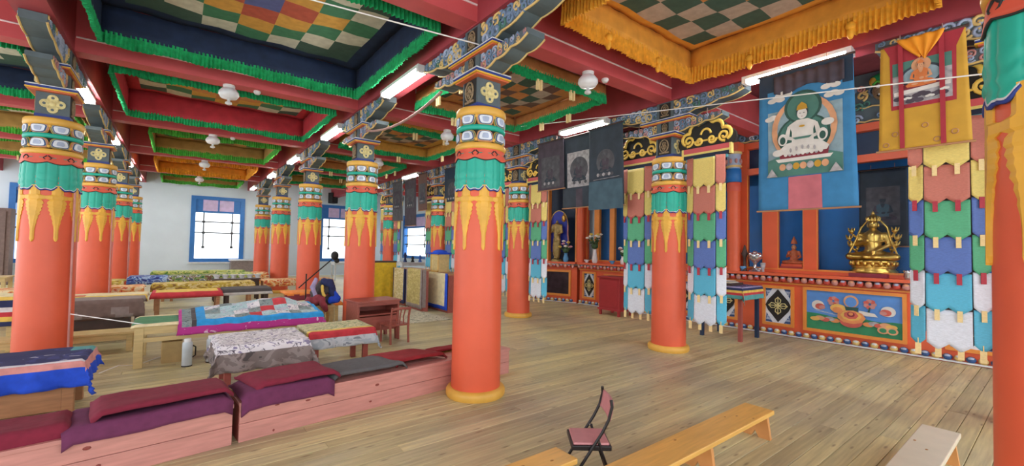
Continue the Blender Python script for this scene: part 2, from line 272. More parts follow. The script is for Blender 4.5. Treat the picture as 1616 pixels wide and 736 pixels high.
def window(n, u0, u1, z0, z1, place, dark=False):
    o = bpy.data.objects.new(f'window_{n}', None); COL.objects.link(o); struct(o); o.matrix_world = place @ Matrix.Translation(((u0+u1)/2, 0, z0)); w = (u1-u0)/2; h = z1-z0; fm = 'window_blue'
    b = MB(fm); t = .1
    b.box(-w-.06, -w+t, -.03, .16, -.06, h+.06).box(w-t, w+.06, -.03, .16, -.06, h+.06).box(-w+t, w-t, -.03, .16, h-.08, h+.06).box(-w+t, w-t, -.03, .16, -.06, .08); b.build('window_frame', o)
    MB('plate_white').box(-w-.1, w+.1, -.14, .02, -.12, -.06).build('window_sill', o)
    b = MB(fm); b.box(-w+t, w-t, .02, .07, h-.62, h-.54).box(-w+t, -w+.34, .03, .06, h-.54, h-.08).box(w-.34, w-t, .03, .06, h-.54, h-.08).box(-.025, .025, .02, .07, h-.54, h-.08); b.build('transom', o)
    b = MB('pane_pink'); b.box(-w+.34, -.025, .04, .05, h-.54, h-.08).box(.025, w-.34, .04, .05, h-.54, h-.08); b.build('tinted_pane', o)
    MB('glass').add([(-w+t, .06, .08), (w-t, .06, .08), (w-t, .06, h-.62), (-w+t, .06, h-.62)], [(0, 1, 2, 3)]).build('pane', o)
    for zz in (h-1.0, h-1.45): MB('bar_grey').box(-w+t, w-t, .03, .05, zz-.022, zz+.022).build('glazing_bar', o)
    for xx in (-w+.38, w-.38):
        q = MB('bar_grey'); q.box(xx-.022, xx+.022, .03, .05, .5, h-.62)
        for zz in (h-1.0, h-1.45, .55): q.box(xx-.05, xx+.05, .02, .055, zz-.045, zz+.045)
        q.build('glazing_bar', o)
for i, (a, c) in enumerate(WIN): window(i+1, a, c, .72, 3.32, place_b)
window(5, RW[0][0], RW[0][1], .9, 3.0, place_r)
# ------------------------------------------------------------------ ceiling, beams
ce = struct(MB('ceiling_maroon').box(-9, 7, -6, FAR, 4.5, 4.6).build('ceiling'))
for i in range(27):      # ceiling boards, recessed joints
    b = MB('ceiling_maroon').box(-8.98, 6.9, -5.95+i*.89, -5.95+i*.89+.87, 4.47, 4.5); b.build('ceiling_board', ce)
for x in (-2*CC, -CC, 0, B): MB('beam_maroon').box(x-.15, x+.15, -6, FAR, 3.75, 4.47).build('main_beam', ce)
for k in range(-1, 5):
    y = A*k; b = MB('beam_red').box(-9, 6.9, y-.12, y+.12, 3.76, 4.47)
    o = b.build('cross_beam', ce)
    for sg in (-1, 1):
        for xa, xb in ((-9, -2*CC-.16), (-2*CC+.16, -CC-.16), (-CC+.16, -.16), (.16, B-.16), (B+.16, 6.9)):
            MB('trim_white').tube([(xa, y+sg*.125, 3.93), (xb, y+sg*.125, 3.93)], .011, 6).build('white_trim', ce)
# ------------------------------------------------------------------ columns
def scrolls(b, y0, y1, z0f, z1f, xs, n, seed, cols, sc=1):
    r = random.Random(seed)
    for sx in xs:
        for k in range(n):
            y = y0+(y1-y0)*(k+.5)/n; zl, zh = z0f(y), z1f(y)
            for q in range(2):
                z = zl+(zh-zl)*(.3 if q == 0 else .72); rr = max(.02, (zh-zl)*.34)*sc
                b.m(cols[r.randrange(len(cols))]); pts = [(sx*(.0+0), 0, 0)]
                c2 = curl(y, z, rr, 1.3, r.random()*6, 1 if r.random() > .5 else -1, 12)
                b.tube([(sx, p, t) for p, t in c2], rr*.24, 5)
                b.m(cols[r.randrange(len(cols))]); b.ell((sx, y, z), (.012, rr*.22, rr*.22), 6, 4)
def make_column():
    t = thing('painted_column', 'x', 'column')
    b = MB('gold_ring'); b.lathe([(.29, 0), (.30, .02), (.30, .06), (.285, .085), (.25, .09)], 40); b.build('base_ring', t)
    b = MB('column_orange'); b.lathe([(.25, .085), (.247, .8), (.243, 1.5), (.238, 2.2), (.232, 2.5)], 40); b.build('shaft', t)
    # gold drips
    b = MB('gold_paint'); b.smooth = False
    rowsz = [(.05, 2.11), (.05, 2.01), (.055, 2.0), (.097, 1.99), (.097, 1.955), (.06, 1.94), (.078, 1.925), (.084, 1.90), (.07, 1.885), (.08, 1.865), (.065, 1.845), (.072, 1.825), (.054, 1.80), (.06, 1.78), (.042, 1.755), (.045, 1.735), (.032, 1.70), (.034, 1.68), (.024, 1.64), (.02, 1.6), (.019, 1.53), (.02, 1.50), (.012, 1.475), (.002, 1.465)]
    def sh(z): return .25-.007*(z-.085)/.75 if z < .8 else .2475-.0075*(z-.7)/1.0
    for k in range(8):
        th = 2*pi*(k+.5)/8; vs = []; fs = []
        for hw, z in rowsz:
            R = sh(z)
            for a, rr in ((-hw, R-.002), (-hw, R+.008), (-hw*.45, R+.018), (hw*.45, R+.018), (hw, R+.008), (hw, R-.002)): vs.append((rr*cos(th+a/.245), rr*sin(th+a/.245), z))
        for j in range(len(rowsz)-1):
            for i in range(5): fs.append((j*6+i, (j+1)*6+i, (j+1)*6+i+1, j*6+i+1))
        b.add(vs, fs)
    b.build('gold_drips', t)
    # teal valance with folds
    b = MB('teal'); b.smooth = True
    def tv(u, v):
        a = 2*pi*u; f = abs(cos(4*a)); g = abs(sin(8*a)); r = .240+.012*f**.6+(.005*v if v > .3 else 0)-.010*(1-g)**6
        z = 2.43-.36*v
        if v > .75: z += .0
        if .55 < v < .9: r += .006*sin((v-.55)*36)
        z += -.022*v*cos(8*a)*.8+.012*v*cos(16*a)
        return (r*cos(a), r*sin(a), z)
    b.grid(tv, 128, 14); ob = b.build('teal_valance', t, solid=.008)
    q = MB('plate_blue'); q.tube([tv(i/128, 1.0) for i in range(128)], .009, 5, True); q.m('plate_white'); q.tube([tuple(Vector(tv(i/128, .97))*1+Vector((0, 0, .0))) for i in range(128)], .007, 5, True); q.build('valance_trim', ob)
    b = MB('valance_orange'); b.smooth = True
    def ov(u, v):
        a = 2*pi*u; r = .240+.018*v+.005*cos(8*a)*v; z = 2.49-.11*v-.022*v*abs(sin(4*a)); return (r*cos(a), r*sin(a), z)
    b.grid(ov, 96, 6); ob = b.build('orange_valance', t, solid=.008)
    q = MB('dark_fold'); q.tube([ov(i/96, 1.02) for i in range(96)], .006, 5, True)
    for k in range(8):
        a = 2*pi*k/8
        for s_ in (-1, 1): q.tube([((.255)*cos(a+s_*x), (.255)*sin(a+s_*x), 2.43-y) for x, y in ((.02, -.02), (.08, -.005), (.13, .005), (.10, .02), (.05, .025))], .007, 5)
    q.build('fold_marks', ob)
    MB('gold_ring').lathe([(.238, 2.47), (.258, 2.472), (.262, 2.495), (.26, 2.52), (.25, 2.532), (.23, 2.533)], 40, cap=False).build('gold_ring', t)
    MB('block_dark').lathe([(.215, 2.54), (.21, 2.68), (.215, 2.83)], 32, cap=False).build('lotus_core', t)
    for up in (0, 1):
        b = MB(); n8 = 8
        for k in range(n8):
            a = 2*pi*(k+.5)/n8; zc = 2.60 if not up else 2.762
            for mm, hw, hh, rr in (('gold_ring', .090, .060, .226), ('petal_pink' if k % 2 else 'th_teal', .083, .055, .235), ('petal_cream', .074, .050, .240), ('petal_blue', .069, .047, .245), ('petal_white', .058, .041, .251), ('petal_lilac', .03, .026, .255)):
                b.m(mm); vs = []
                for q in range(20):
                    t_ = 2*pi*q/20; cx_, sz_ = cos(t_), sin(t_); px_ = hw*(1 if cx_ > 0 else -1)*abs(cx_)**.55; pz_ = hh*(1 if sz_ > 0 else -1)*abs(sz_)**.55
                    px_ *= 1+.16*(pz_/hh)*(1 if up else -1)
                    for r2 in (rr, .21): vs.append((r2*cos(a+px_/.235), r2*sin(a+px_/.235), zc+pz_))
                b.add(vs, [tuple(range(0, 40, 2))]+[(2*q, 2*q+1, (2*q+3) % 40, (2*q+2) % 40) for q in range(20)])
            b.m('gold_ring'); aa = 2*pi*k/n8; b.ell((.228*cos(aa), .228*sin(aa), zc+(.035 if up else -.035)), (.02, .02, .022), 6, 5)
        b.build('lotus_petals', t)
    MB('teal').lathe([(.22, 2.66), (.25, 2.663), (.254, 2.685), (.25, 2.707), (.22, 2.71)], 40, cap=False).build('teal_band', t)
    MB('gold_ring').lathe([(.22, 2.81), (.25, 2.812), (.258, 2.84), (.256, 2.88), (.245, 2.895), (.0, 2.897)], 40, cap=False).build('gold_ring', t)
    # blocks
    b = MB('block_grey').box(-.14, .14, -.14, .14, 2.895, 3.2); b.m('plate_blue').box(-.145, .145, -.145, .145, 2.895, 2.945); b.build('capital_block', t)
    def emblem(T, z, s, kind):
        e = MB('emblem'); e.T = T
        if kind == 0:
            for k in range(4):
                a = pi/2*k; c = (s*.55*cos(a), z+s*.55*sin(a)); e.prism(ellp(c[0], c[1], s*.42, s*.42, 14), -.152, -.14)
            e.m('block_grey')
            for k in range(4):
                a = pi/2*k; e.prism(ellp(s*.62*cos(a), z+s*.62*sin(a), s*.13, s*.13, 12), -.156, -.15)
            e.m('emblem'); e.ell((0, -.152, z), (s*.26, .012, s*.26), 10, 6)
            for k in range(4):
                a = pi/2*k+pi/4; e.ell((s*.5*cos(a), -.148, z+s*.5*sin(a)), (s*.16, .01, s*.16), 8, 5)
        else:
            e.m('block_dark').box(-s, s, -.144, -.138, z-s*1.15, z+s*1.15); e.m('emblem_brown' if kind == 1 else 'emblem')
            e.tube([(x, -.15, y) for x, y in ellp(0, z+s*.1, s*.62, s*.85, 16)], s*.1, 5, True)
            for dx, dz, r in ((0, .35, .32), (-.25, -.05, .25), (.25, -.05, .25), (0, -.35, .3)): e.tube([(x, -.15, y) for x, y in curl(dx*s, z+dz*s, r*s, 1.2, dx*5, 1, 10)], s*.09, 5)
            e.box(-s*.7, s*.7, -.155, -.14, z-s*.95, z-s*.75)
        e.build('emblem', t)
    for k, kind in ((0, 0), (1, 0), (2, 0), (3, 1)): emblem(Matrix.Rotation(k*pi/2, 4, 'Z'), 3.07, .112, (0, 2, 0, 1)[k] if k % 2 == 0 else 1)
    def plate(z, hx, hy, h):
        p = MB('plate_orange').box(-hx+.02, hx-.02, -hy+.02, hy-.02, z, z+h*.2); p.m('plate_yellow').box(-hx, hx, -hy, hy, z+h*.2, z+h*.4); p.m('plate_blue').box(-hx+.004, hx-.004, -hy+.004, hy-.004, z+h*.4, z+h*.75); p.m('plate_white').box(-hx, hx, -hy, hy, z+h*.75, z+h*.9); p.m('block_grey').box(-hx+.01, hx-.01, -hy+.01, hy-.01, z+h*.9, z+h); p.build('bracket_plate', t)
    plate(3.2, .215, .225, .075); plate(3.44, .17, .42, .06)
    MB('block_grey').box(-.13, .13, -.14, .14, 3.275, 3.44).build('bracket_block', t)
    MB('block_grey').box(-.13, .13, -.14, .14, 3.5, 3.75).build('bracket_block', t)
    for z, s in ((3.36, .065), (3.625, .095)):
        for k in (1, 3): emblem(Matrix.Rotation(k*pi/2, 4, 'Z') @ Matrix.Translation((0, .012, 0)), z, s, 1)
    # carved arms along Y
    for sg in (-1, 1):
        for (ya, yb, zr, ze, zt, ns, cols) in ((.14, .86, 3.275, 3.38, 3.44, 4, ['petal_pink', 'petal_cream', 'petal_lilac', 'petal_pink', 'carve_blue']), (.14, 1.15, 3.50, 3.66, 3.75, 5, ['petal_lilac', 'carve_blue', 'petal_cream', 'th_teal', 'carve_blue'])):
            low = []; nb = 24
            for i in range(nb+1):
                f = i/nb; low.append((ya+(yb-ya)*f, zr+(ze-zr)*f**1.1-.022*abs(sin(f*pi*3))))
            m_ = MB('block_grey'); m_.T = Matrix(((0, 1, 0, 0), (sg, 0, 0, 0), (0, 0, 1, 0), (0, 0, 0, 1)))
            m_.prism(low+[(yb, zt-.004), (ya, zt-.004)], -.1, .1); ob = m_.build('bracket_arm', t)
            e = MB('petal_cream')
            for sx in (-.1, .1): e.tube([(sx, sg*y, z+.004) for y, z in low], .012, 5)
            e.build('arm_edge', ob)
            sc = MB(); f0 = lambda y: zr+(ze-zr)*max(0, (y*sg-ya)/(yb-ya))**1.1; f1 = lambda y: zt
            scrolls(sc, sg*ya, sg*yb, f0, f1, (-.1, .1), ns*2, 3+sg, cols); sc.build('carved_scrolls', ob)['kind'] = 'stuff'
    return t
col0 = make_column(); col0['group'] = 'painted columns'
def setc(o, l): o['label'] = l
setc(col0, 'nearest full orange column in the middle of the picture, at the end of the red bench')
P = [(0, 0)]
for (x, y, l) in [(.04, -A-.14, 'orange column cut off by the right edge of the picture, closest of all'),
                  (0, A, 'orange column behind the red wooden desk'), (0, 2*A, 'orange column right behind the microphone boom'),
                  (0, 3*A, 'thin orange column just left of the one behind the microphone, white wall behind'), (0, 4*A, 'smallest orange column, rightmost of the far wall beside the middle blue window'),
                  (B, -A, 'painted column beyond the right edge, only its carved bracket showing above the yellow scroll'),
                  (B, 0, 'orange column in front of the altar between two tiered banners, no table near it'), (B, A, 'orange column standing right of the central column, before the altar wing'),
                  (B, 2*A, 'far altar-row column with banners, behind the brocade-fronted table'), (B, 3*A, 'farthest altar-row column with banners, above the yellow screen'),
                  (-CC, A, 'large orange column at the left edge behind the blue-covered low table'), (-CC, 2*A, 'second orange column of the left row, over the brown-covered bench'),
                  (-CC, 3*A, 'third orange column of the left row, partly behind the second'), (-CC, 4*A, 'last orange column of the left row against the pale wall')]:
    dup(col0, (x, y, 0), radians(-12.5) if y < 0 and x < 1 else 0, l)
for k in (1, 2, 3):
    tag(MB('petal_pink').tube([(-CC+.235, A*k-.16, .0), (-CC+.225, A*k-.155, 1.2), (-CC+.222, A*k-.15, 2.05)], .012, 6).build('cable_conduit'), ['', 'thin pinkish conduit up the large left-edge column', 'thin pinkish conduit up the second column of the left row', 'thin pinkish conduit up the third column of the left row'][k], 'pipe', 'conduits on the left columns')
# ------------------------------------------------------------------ ceiling canopies
def frill(b, p, q, zt, zb, n, amp=.02, seed=0):
    r = random.Random(seed); p = Vector(p); q = Vector(q); d = (q-p); L = d.length; d.normalize(); nrm = Vector((-d.y, d.x)); k = int(L/n); vs = []; fs = []
    ph = 0
    for i in range(k+1):
        s = L*i/k; a = amp*(1 if i % 2 else -1)*(.5+r.random()*.7); c = p+d*s
        zz = zb+r.uniform(-.008, .008)+.012*sin(s*9)
        for z, m in ((zt+r.uniform(0, .01), .4), ((zt*.5+zb*.5), .9), (zz, 1.4)): vs.append((c.x+nrm.x*a*m, c.y+nrm.y*a*m, z))
    for i in range(k):
        for j in range(2): fs.append((i*3+j, i*3+j+1, i*3+3+j+1, i*3+3+j))
    b.add(vs, fs)
def canopy(label, x0, x1, y0, y1, zt, zb, fh, side, fr, pal, n=7, sag=.05, margin=None, gold=False, fn=.022, tassels=True):
    cx, cy = (x0+x1)/2, (y0+y1)/2
    t = thing('ceiling_canopy', label, 'canopy', (cx, cy, zb), 0, 'cloth canopies under the ceiling'); w, d, h = (x1-x0)/2, (y1-y0)/2, zt-zb
    b = MB(pal[0]); b.smooth = True; mg = margin or .18; N = n*2
    mats = {}
    def mf(u, v):
        x = (u-.5)*2*w; y = (v-.5)*2*d
        if abs(x) > w-mg or abs(y) > d-mg: return side
        i = int((x+w-mg)/(2*(w-mg))*n); j = int((y+d-mg)/(2*(d-mg))*n); m = abs(i-n//2)+abs(j-n//2)
        return pal[m % len(pal)] if m < len(pal) else pal[-1-(i+j) % 2]
    xs = [-w, -w+mg*.5]+[-w+mg+2*(w-mg)*i/N for i in range(N+1)]+[w-mg*.5, w]; ys = [-d, -d+mg*.5]+[-d+mg+2*(d-mg)*i/N for i in range(N+1)]+[d-mg*.5, d]
    def g(u, v):
        i = round(u*(len(xs)-1)); j = round(v*(len(ys)-1)); x, y = xs[i], ys[j]
        return (x, y, h-sag*(1-(x/w)**2)*(1-(y/d)**2)+.012*sin(x*9+y*4))
    def mf2(u, v):
        i = int(u*(len(xs)-1)); j = int(v*(len(ys)-1)); return mf(((xs[i]+xs[i+1])/2/w+1)/2, ((ys[j]+ys[j+1])/2/d+1)/2)
    b.grid(g, len(xs)-1, len(ys)-1, mf2); b.build('patchwork_sheet', t, solid=.006)
    for (p, q) in (((-w, -d), (w, -d)), ((w, -d), (w, d)), ((w, d), (-w, d)), ((-w, d), (-w, -d))):
        p = Vector(p); q = Vector(q); nn = 24; b = MB(side); b.smooth = True
        b.grid(lambda u, v: (p.x+(q.x-p.x)*u+.006*sin(u*60)*(p.y-q.y != 0), p.y+(q.y-p.y)*u+.006*sin(u*60)*(p.x-q.x != 0), h+(fh*.85-h)*v), nn, 4); b.build('canopy_side', t, solid=.006)
        f = MB(fr); frill(f, p, q, fh, .0, fn, .016, rnd.randrange(999)); f.build('frill', t, solid=.004)
        if tassels and (p-q).length > 1:
            for s in (.35, .65):
                c = p+(q-p)*s
                for dd in (-.03, .03):
                    c2 = c+(q-p).normalized()*dd; MB('b_cream').box(c2.x-.016, c2.x+.016, c2.y-.016, c2.y+.016, -.12, .02).build('tassel', t)
    e = MB('fixture')
    for sx in (-w, w):
        for sy in (-d, d): e.tube([(sx, sy, h), (sx, sy, 4.47-zb)], .006, 5)
    e.build('hanging_cord', t)
    return t
PG = ['p_blue', 'p_red', 'p_yellow', 'p_green', 'p_white', 'p_dgreen']; PB = ['p_brown', 'p_ochre', 'p_dgreen', 'p_grey', 'p_brown', 'p_ochre', 'p_dgreen']; PP = ['p_purple', 'p_ochre', 'p_dgreen', 'p_grey', 'p_dgreen']
canopy('navy canopy with blue-centred patchwork and wide emerald frill, largest at the upper left', -3.25, -.32, .35, 3.1, 4.25, 3.78, .16, 'navy_cloth', 'frill_green', PG, 7, .06, .22, tassels=False)
canopy('crimson-sided patchwork canopy with green frill, behind the first white-trimmed beam', -3.25, -.38, 4.0, 6.5, 4.22, 3.72, .12, 'red_cloth', 'frill_green', ['p_blue', 'p_red', 'p_ochre', 'p_yellow', 'p_green', 'p_white', 'p_dgreen'], 7, .06, tassels=False)
canopy('tan-sided canopy with lime green frill, third of the central ceiling bays', -3.0, -.6, 7.8, 10.3, 4.15, 3.72, .16, 'tan_cloth', 'frill_lime', PB, 7, .05, tassels=False)
canopy('bright orange canopy over the hall end by the pale wall', -3.05, -.6, 11.5, 14.3, 4.1, 3.72, .17, 'orange_cloth', 'frill_gold', ['p_brown', 'p_red', 'p_brown'], 7, .04, tassels=False)
canopy('dark canopy with gold edge nearest the far wall', -3.0, -.6, 15.1, 17.4, 4.05, 3.72, .14, 'tan_cloth', 'frill_lime', PB, 5, .04, tassels=False)
canopy('golden-sided canopy with long yellow frill and purple patchwork, upper right', .55, 2.98, -3.05, -.62, 4.22, 3.76, .22, 'gold_cloth', 'frill_gold', PP, 7, .05, .12, tassels=False)
canopy('ochre-bordered brown patchwork canopy with thin green frill, right of the central column top', .55, 2.62, .55, 2.8, 4.0, 3.72, .14, 'p_ochre', 'frill_green', PB, 7, .05, .2)
canopy('ochre canopy with green frill, seen left of the central column capital', .42, 2.66, 4.2, 6.6, 4.05, 3.72, .12, 'p_yellow', 'frill_green', PB, 7, .05, .25)
canopy('small green-frilled ochre canopy farther back beside the row of tubes', .42, 2.66, 7.9, 10.2, 4.05, 3.72, .12, 'p_ochre', 'frill_green', PB, 7, .05, .25)
canopy('farthest green-frilled canopy near the altar-side window', .42, 2.66, 11.5, 14, 4.05, 3.72, .12, 'tan_cloth', 'frill_green', PB, 7, .05, .25)
canopy('navy patchwork canopy with emerald frill at the far left edge', -7.0, -4.05, 3.95, 6.45, 4.2, 3.75, .13, 'navy_cloth', 'frill_green', PG, 7, .05)
canopy('green-frilled canopy behind the left-edge one', -7.0, -4.05, 7.6, 10.1, 4.2, 3.75, .13, 'tan_cloth', 'frill_lime', PG, 7, .05)
canopy('third green-frilled canopy of the left bays', -7.0, -4.05, 11.3, 13.8, 4.2, 3.75, .13, 'tan_cloth', 'frill_lime', PB, 7, .05)
gc = [o for o in COL.objects if o.name.startswith('ceiling_canopy') and 'golden-sided' in o.get('label', '')][0]
for x, y in ((-1.215, -.5), (-1.215, .45), (-.5, 1.215), (.45, 1.215), (1.215, .45), (1.215, -.55)):
    b = MB('frill_gold'); b.ell((x, y, .10), (.05, .05, .05), 8, 6); b.ell((x, y, .03), (.035, .035, .07), 8, 6); b.build('bow', gc)
# ------------------------------------------------------------------ lamps
def tube_lamp(x, y, L, label, z=3.72, rz=0):
    t = thing('tube_lamp', label, 'lamp', (x, y, z), rz, 'fluorescent tube lamps under the beams')
    b = MB('fixture').box(-.07, .07, -L/2, L/2, -.012, .03); b.box(-.07, .07, -L/2-.05, -L/2, -.06, .03).box(-.07, .07, L/2, L/2+.05, -.06, .03); b.build('lamp_housing', t)
    for s in (-.035, .035): MB('tube_on').tube([(s, -L/2+.01, -.04), (s, L/2-.01, -.04)], .028, 10).build('tube', t)
    return t
for y, l in ((1.78, 'glowing tube lamp nearest the central column, largest of its row'), (5.15, 'second glowing tube lamp of the middle row'), (8.7, 'third glowing tube lamp of the middle row'), (12.0, 'fourth, small glowing tube lamp of the middle row'), (16.3, 'farthest tube lamp of the middle row, by the pale wall')): tube_lamp(-.12, y, 1.15, l)
for y, l in ((5.25, 'glowing tube lamp beside the left-edge column top'), (8.95, 'second tube lamp of the left row, small'), (12.6, 'third tube lamp of the left row, tiny'), (16.2, 'last tube lamp of the left row')): tube_lamp(-CC+.02, y, 1.0, l)
for y, l in ((-1.75, 'long tube lamp over the blue painted scroll'), (1.65, 'tube lamp partly hidden above the dark scrolls'), (5.3, 'tube lamp above the far dusky scrolls'), (9.0, 'distant tube lamp above the altar-side columns'), (12.5, 'farthest tube lamp of the altar row')): tube_lamp(B-.16, y, 1.05, l, 3.73)
def globe(x, y, label, z=3.76):
    t = thing('ceiling_globe', label, 'lamp', (x, y, z), 0, 'white globe lamps under the cross beams')
    MB('fixture').lathe([(.075, 0), (.075, -.03), (.03, -.05)], 18).build('lamp_base', t)
    MB('globe').lathe([(.03, -.03), (.085, -.05), (.125, -.10), (.128, -.14), (.10, -.185), (.03, -.2)], 24).build('shade', t)
    MB('fixture').lathe([(.022, -.19), (.018, -.24), (.04, -.245), (.045, -.27), (.02, -.285)], 14).build('finial', t)
for x, y, l in ((1.62, 0, 'white globe lamp on the red beam right of the central column'), (-1.95, A, 'white globe lamp on the first red beam at upper left'), (-1.95, 2*A, 'white globe lamp on the second beam, over the lime canopy'), (-1.95, 3*A, 'small globe lamp in front of the orange canopy'), (-1.95, 4*A, 'smallest globe lamp near the pale wall'), (1.62, A, 'globe lamp touching the left outline of the central capital'), (1.62, 2*A, 'globe lamp between the desk column and the central column'), (-5.5, 2*A, 'globe lamp at the far left behind the left-edge capital')): globe(x, y, l)
for i, (x, y) in enumerate(((1.95, 0), (-1.6, A), (-1.6, 2*A))):
    tag(MB('fixture').lathe([(.045, 0), (.05, -.02), (.03, -.05)], 14).build('smoke_detector', None, (x, y, 3.76)), ['small white round detector on the beam right of the nearest globe', 'small white round detector on the first upper-left beam', 'small white round detector on the second upper-left beam'][i], 'detector')
# ------------------------------------------------------------------ wires
def sagline(p, q, s, n=14): return [tuple(Vector(p).lerp(Vector(q), i/n)-Vector((0, 0, 4*s*(i/n)*(1-i/n)))) for i in range(n+1)]
tag(MB('wire_white').tube(sagline((-2.0, .6, 3.76), (-.06, -.15, 3.53), .0), .007, 6).build('overhead_wire'), 'thin white wire running from upper left to the central column bracket', 'wire')
tag(MB('wire_white').tube(sagline((2.62, 2.6, 3.80), (3.05, -3.8, 3.02), .0), .007, 6).build('overhead_wire'), 'thin white wire crossing in front of both painted scrolls at right', 'wire')
tag(MB('cable_brown').tube(sagline((-.14, 3.1, 3.32), (-.14, .62, 3.26), .14), .017, 8).build('hanging_cable'), 'brown sheathed cable sagging between two columns below the tube lamp', 'cable')
tag(MB('wire_white').tube(sagline((-3.42, 3.45, .62), (-2.72, 2.98, .5), .0)+[], .006, 6).build('low_wire'), 'white cord from the left-edge column to the pale table frame', 'wire')
# ------------------------------------------------------------------ tiered banners
def tab_poly(w, h, k):
    top = [(-w/2, 0), (w/2, 0)]; lo = []
    for i in range(9):
        f = i/8; x = w/2-w*f; lo.append((x, -h+.05*abs(2*f-1)**1.3))
    return top+lo
def make_banner(th=.385, t1=.40, zend=.49):
    t = thing('tiered_banner', 'x', 'banner', group='tiered cloth banners by the altar columns')
    # local: x right, -y towards viewer, z up ; z absolute from floor
    b = MB('cloud_black'); out = [(-.40, 2.98)]
    cl = [(-.43, 3.05), (-.42, 3.12), (-.37, 3.18), (-.31, 3.20), (-.28, 3.27), (-.21, 3.33), (-.13, 3.37), (-.07, 3.42), (0, 3.47), (.07, 3.42), (.13, 3.37), (.21, 3.33), (.28, 3.27), (.31, 3.20), (.37, 3.18), (.42, 3.12), (.43, 3.05), (.40, 2.98)]
    b.prism(out+cl, -.02, .02); ob = b.build('cloud_crest', t, bevel=.006)
    g = MB('cloud_gold'); ol = []
    for k, (cx, cz, r) in enumerate(((-.27, 3.13, .085), (-.15, 3.24, .09), (0, 3.28, .10), (.15, 3.24, .09), (.27, 3.13, .085))):
        a0, a1 = ((250, 70), (185, 60), (150, 30), (120, -5), (110, -70))[k]
        ol += ellp(cx, cz, r, r, 8, a0, a1)
    g.tube([(x, -.026, z) for x, z in ol], .026, 6, flat=(0, 1, 0))
    for cx, cz, r, a0, s_ in ((-.26, 3.10, .08, 4.4, 1), (-.10, 3.075, .062, 3.0, 1), (.09, 3.08, .062, .1, -1), (.26, 3.10, .08, 4.9, -1)): g.tube([(x, -.028, z) for x, z in curl(cx, cz, r, 1.3, a0, s_, 16)], .019, 6, flat=(0, 1, 0))
    g.tube([(x, -.026, z) for x, z in ellp(0, 3.15, .075, .09, 8, 10, 170)], .017, 6, flat=(0, 1, 0))
    g.tube([(x, -.026, 3.075) for x in (-.2, -.12, 0, .1, .2)], .014, 5, flat=(0, 1, 0)); g.build('gold_scroll', ob)
    for m, z0, z1 in (('stripe_navy', 2.835, 2.885), ('b_yellow', 2.885, 2.915), ('beam_red', 2.915, 2.985)): MB(m).box(-.34, .34, -.03, .02, z0, z1).build('header_stripe', t)
    MB('b_yellow').box(-.365, -.335, -.035, .025, 2.835, 2.985).box(.335, .365, -.035, .025, 2.835, 2.985).build('header_end', t)
    MB('b_aqua').box(-.30, .30, -.02, .015, 2.795, 2.84).build('header_fringe', t)
    tiers = [('b_yellow', 'b_red'), ('b_red', 'b_yellow'), ('b_green', 'b_blue'), ('b_blue', 'b_green'), ('b_sky', 'b_white'), ('b_white', 'b_sky')]
    cols = [(-.222, .125, 22), (0, .316, 0), (.222, .125, -22)]
    shapes = {}
    for ti, (cm, sm) in enumerate(tiers):
        zt = zend+th*(6-ti) if ti else zend+th*5+t1; hh = th if ti else t1
        for ci, (cx, w, ang) in enumerate(cols):
            m = cm if ci == 1 else sm
            b = MB(m); yy = -.035-.008*(5-ti) if ci == 1 else -.008-.008*(5-ti)
            off = 0 if ci == 1 else .02
            b.T = Matrix.Translation((cx, yy, zt+off)) @ Matrix.Rotation(radians(-ang if ci else -ang), 4, 'Z')
            nv = 8; 
            b.smooth = True
            def gfn(u, v):
                x = (u-.5)*w; u2 = (2*u) % 1 if ci == 1 and u < 1 else u; zb = -(hh+.035)+.06*abs(2*u2-1)**1.2; z = zb*v
                return (x, -.001*sin(v*16)-.006*v, z)
            b.grid(gfn, 16 if ci == 1 else 8, 8); b.build('tab', t, solid=.006)
            for tx in ((-.078, .078) if ci == 1 else (0,)):
                e = MB(('b_cream', 'b_tassel')[(ti+1) % 2]); e.T = b.T
                if ti: e.box(tx-.018, tx+.018, -.03, -.02, -.105, .0).build('tassel', t)
    cols = [(-.222, .1, 0), (-.078, .1, 0), (.078, .1, 0), (.222, .1, 0)]
    for ci, (cx, w, ang) in enumerate(cols):
        zb = zend
        MB('b_cream').box(cx-.022, cx+.022, -.03, -.02, zb-.11, zb-.0).box(cx-.004, cx+.004, -.028, -.022, zb-.01, zb+.05).build('tail', t)
    MB('c_grey').box(-.25, .25, .02, .03, zend+.12, 3.0).build('backing_cloth', t)
    MB('cable_brown').tube([(0, .0, 3.44), (0, .05, 3.76)], .008, 5).build('hanging_cord', t)
    return t
ban = make_banner(); ban.location = (B-.02, -.60, 0); ban.rotation_euler.z = -pi/2
ban['label'] = 'tiered rainbow banner with black cloud crest, before the striped-cloth table'
for x, y, rz, l in ((B-.0, .56, -pi/2, 'tiered rainbow banner with cloud crest beside the red chest'), (B-.0, A-.62, -pi/2, 'narrower-looking tiered banner right of the column behind the central one'), (B-.0, A+.6, -pi/2, 'tiered banner mostly hidden behind the central column'),
               (B, 2*A-.6, -pi/2, 'distant tiered banner just left of the central column capital'), (B, 2*A+.6, -pi/2, 'distant tiered banner behind the blue-topped box'),
               (B, 3*A-.6, -pi/2, 'far tiered banner right of the farthest altar column'), (B, 3*A+.6, -pi/2, 'far tiered banner left of the farthest altar column')):
    dup(ban, (x, y, 0), rz, l)
bn2 = make_banner(.352, .42, .62); bn2.location = (B, -3.02, .0); bn2.rotation_euler.z = -pi/2; bn2['label'] = 'large tiered banner below the yellow scroll at the right edge'
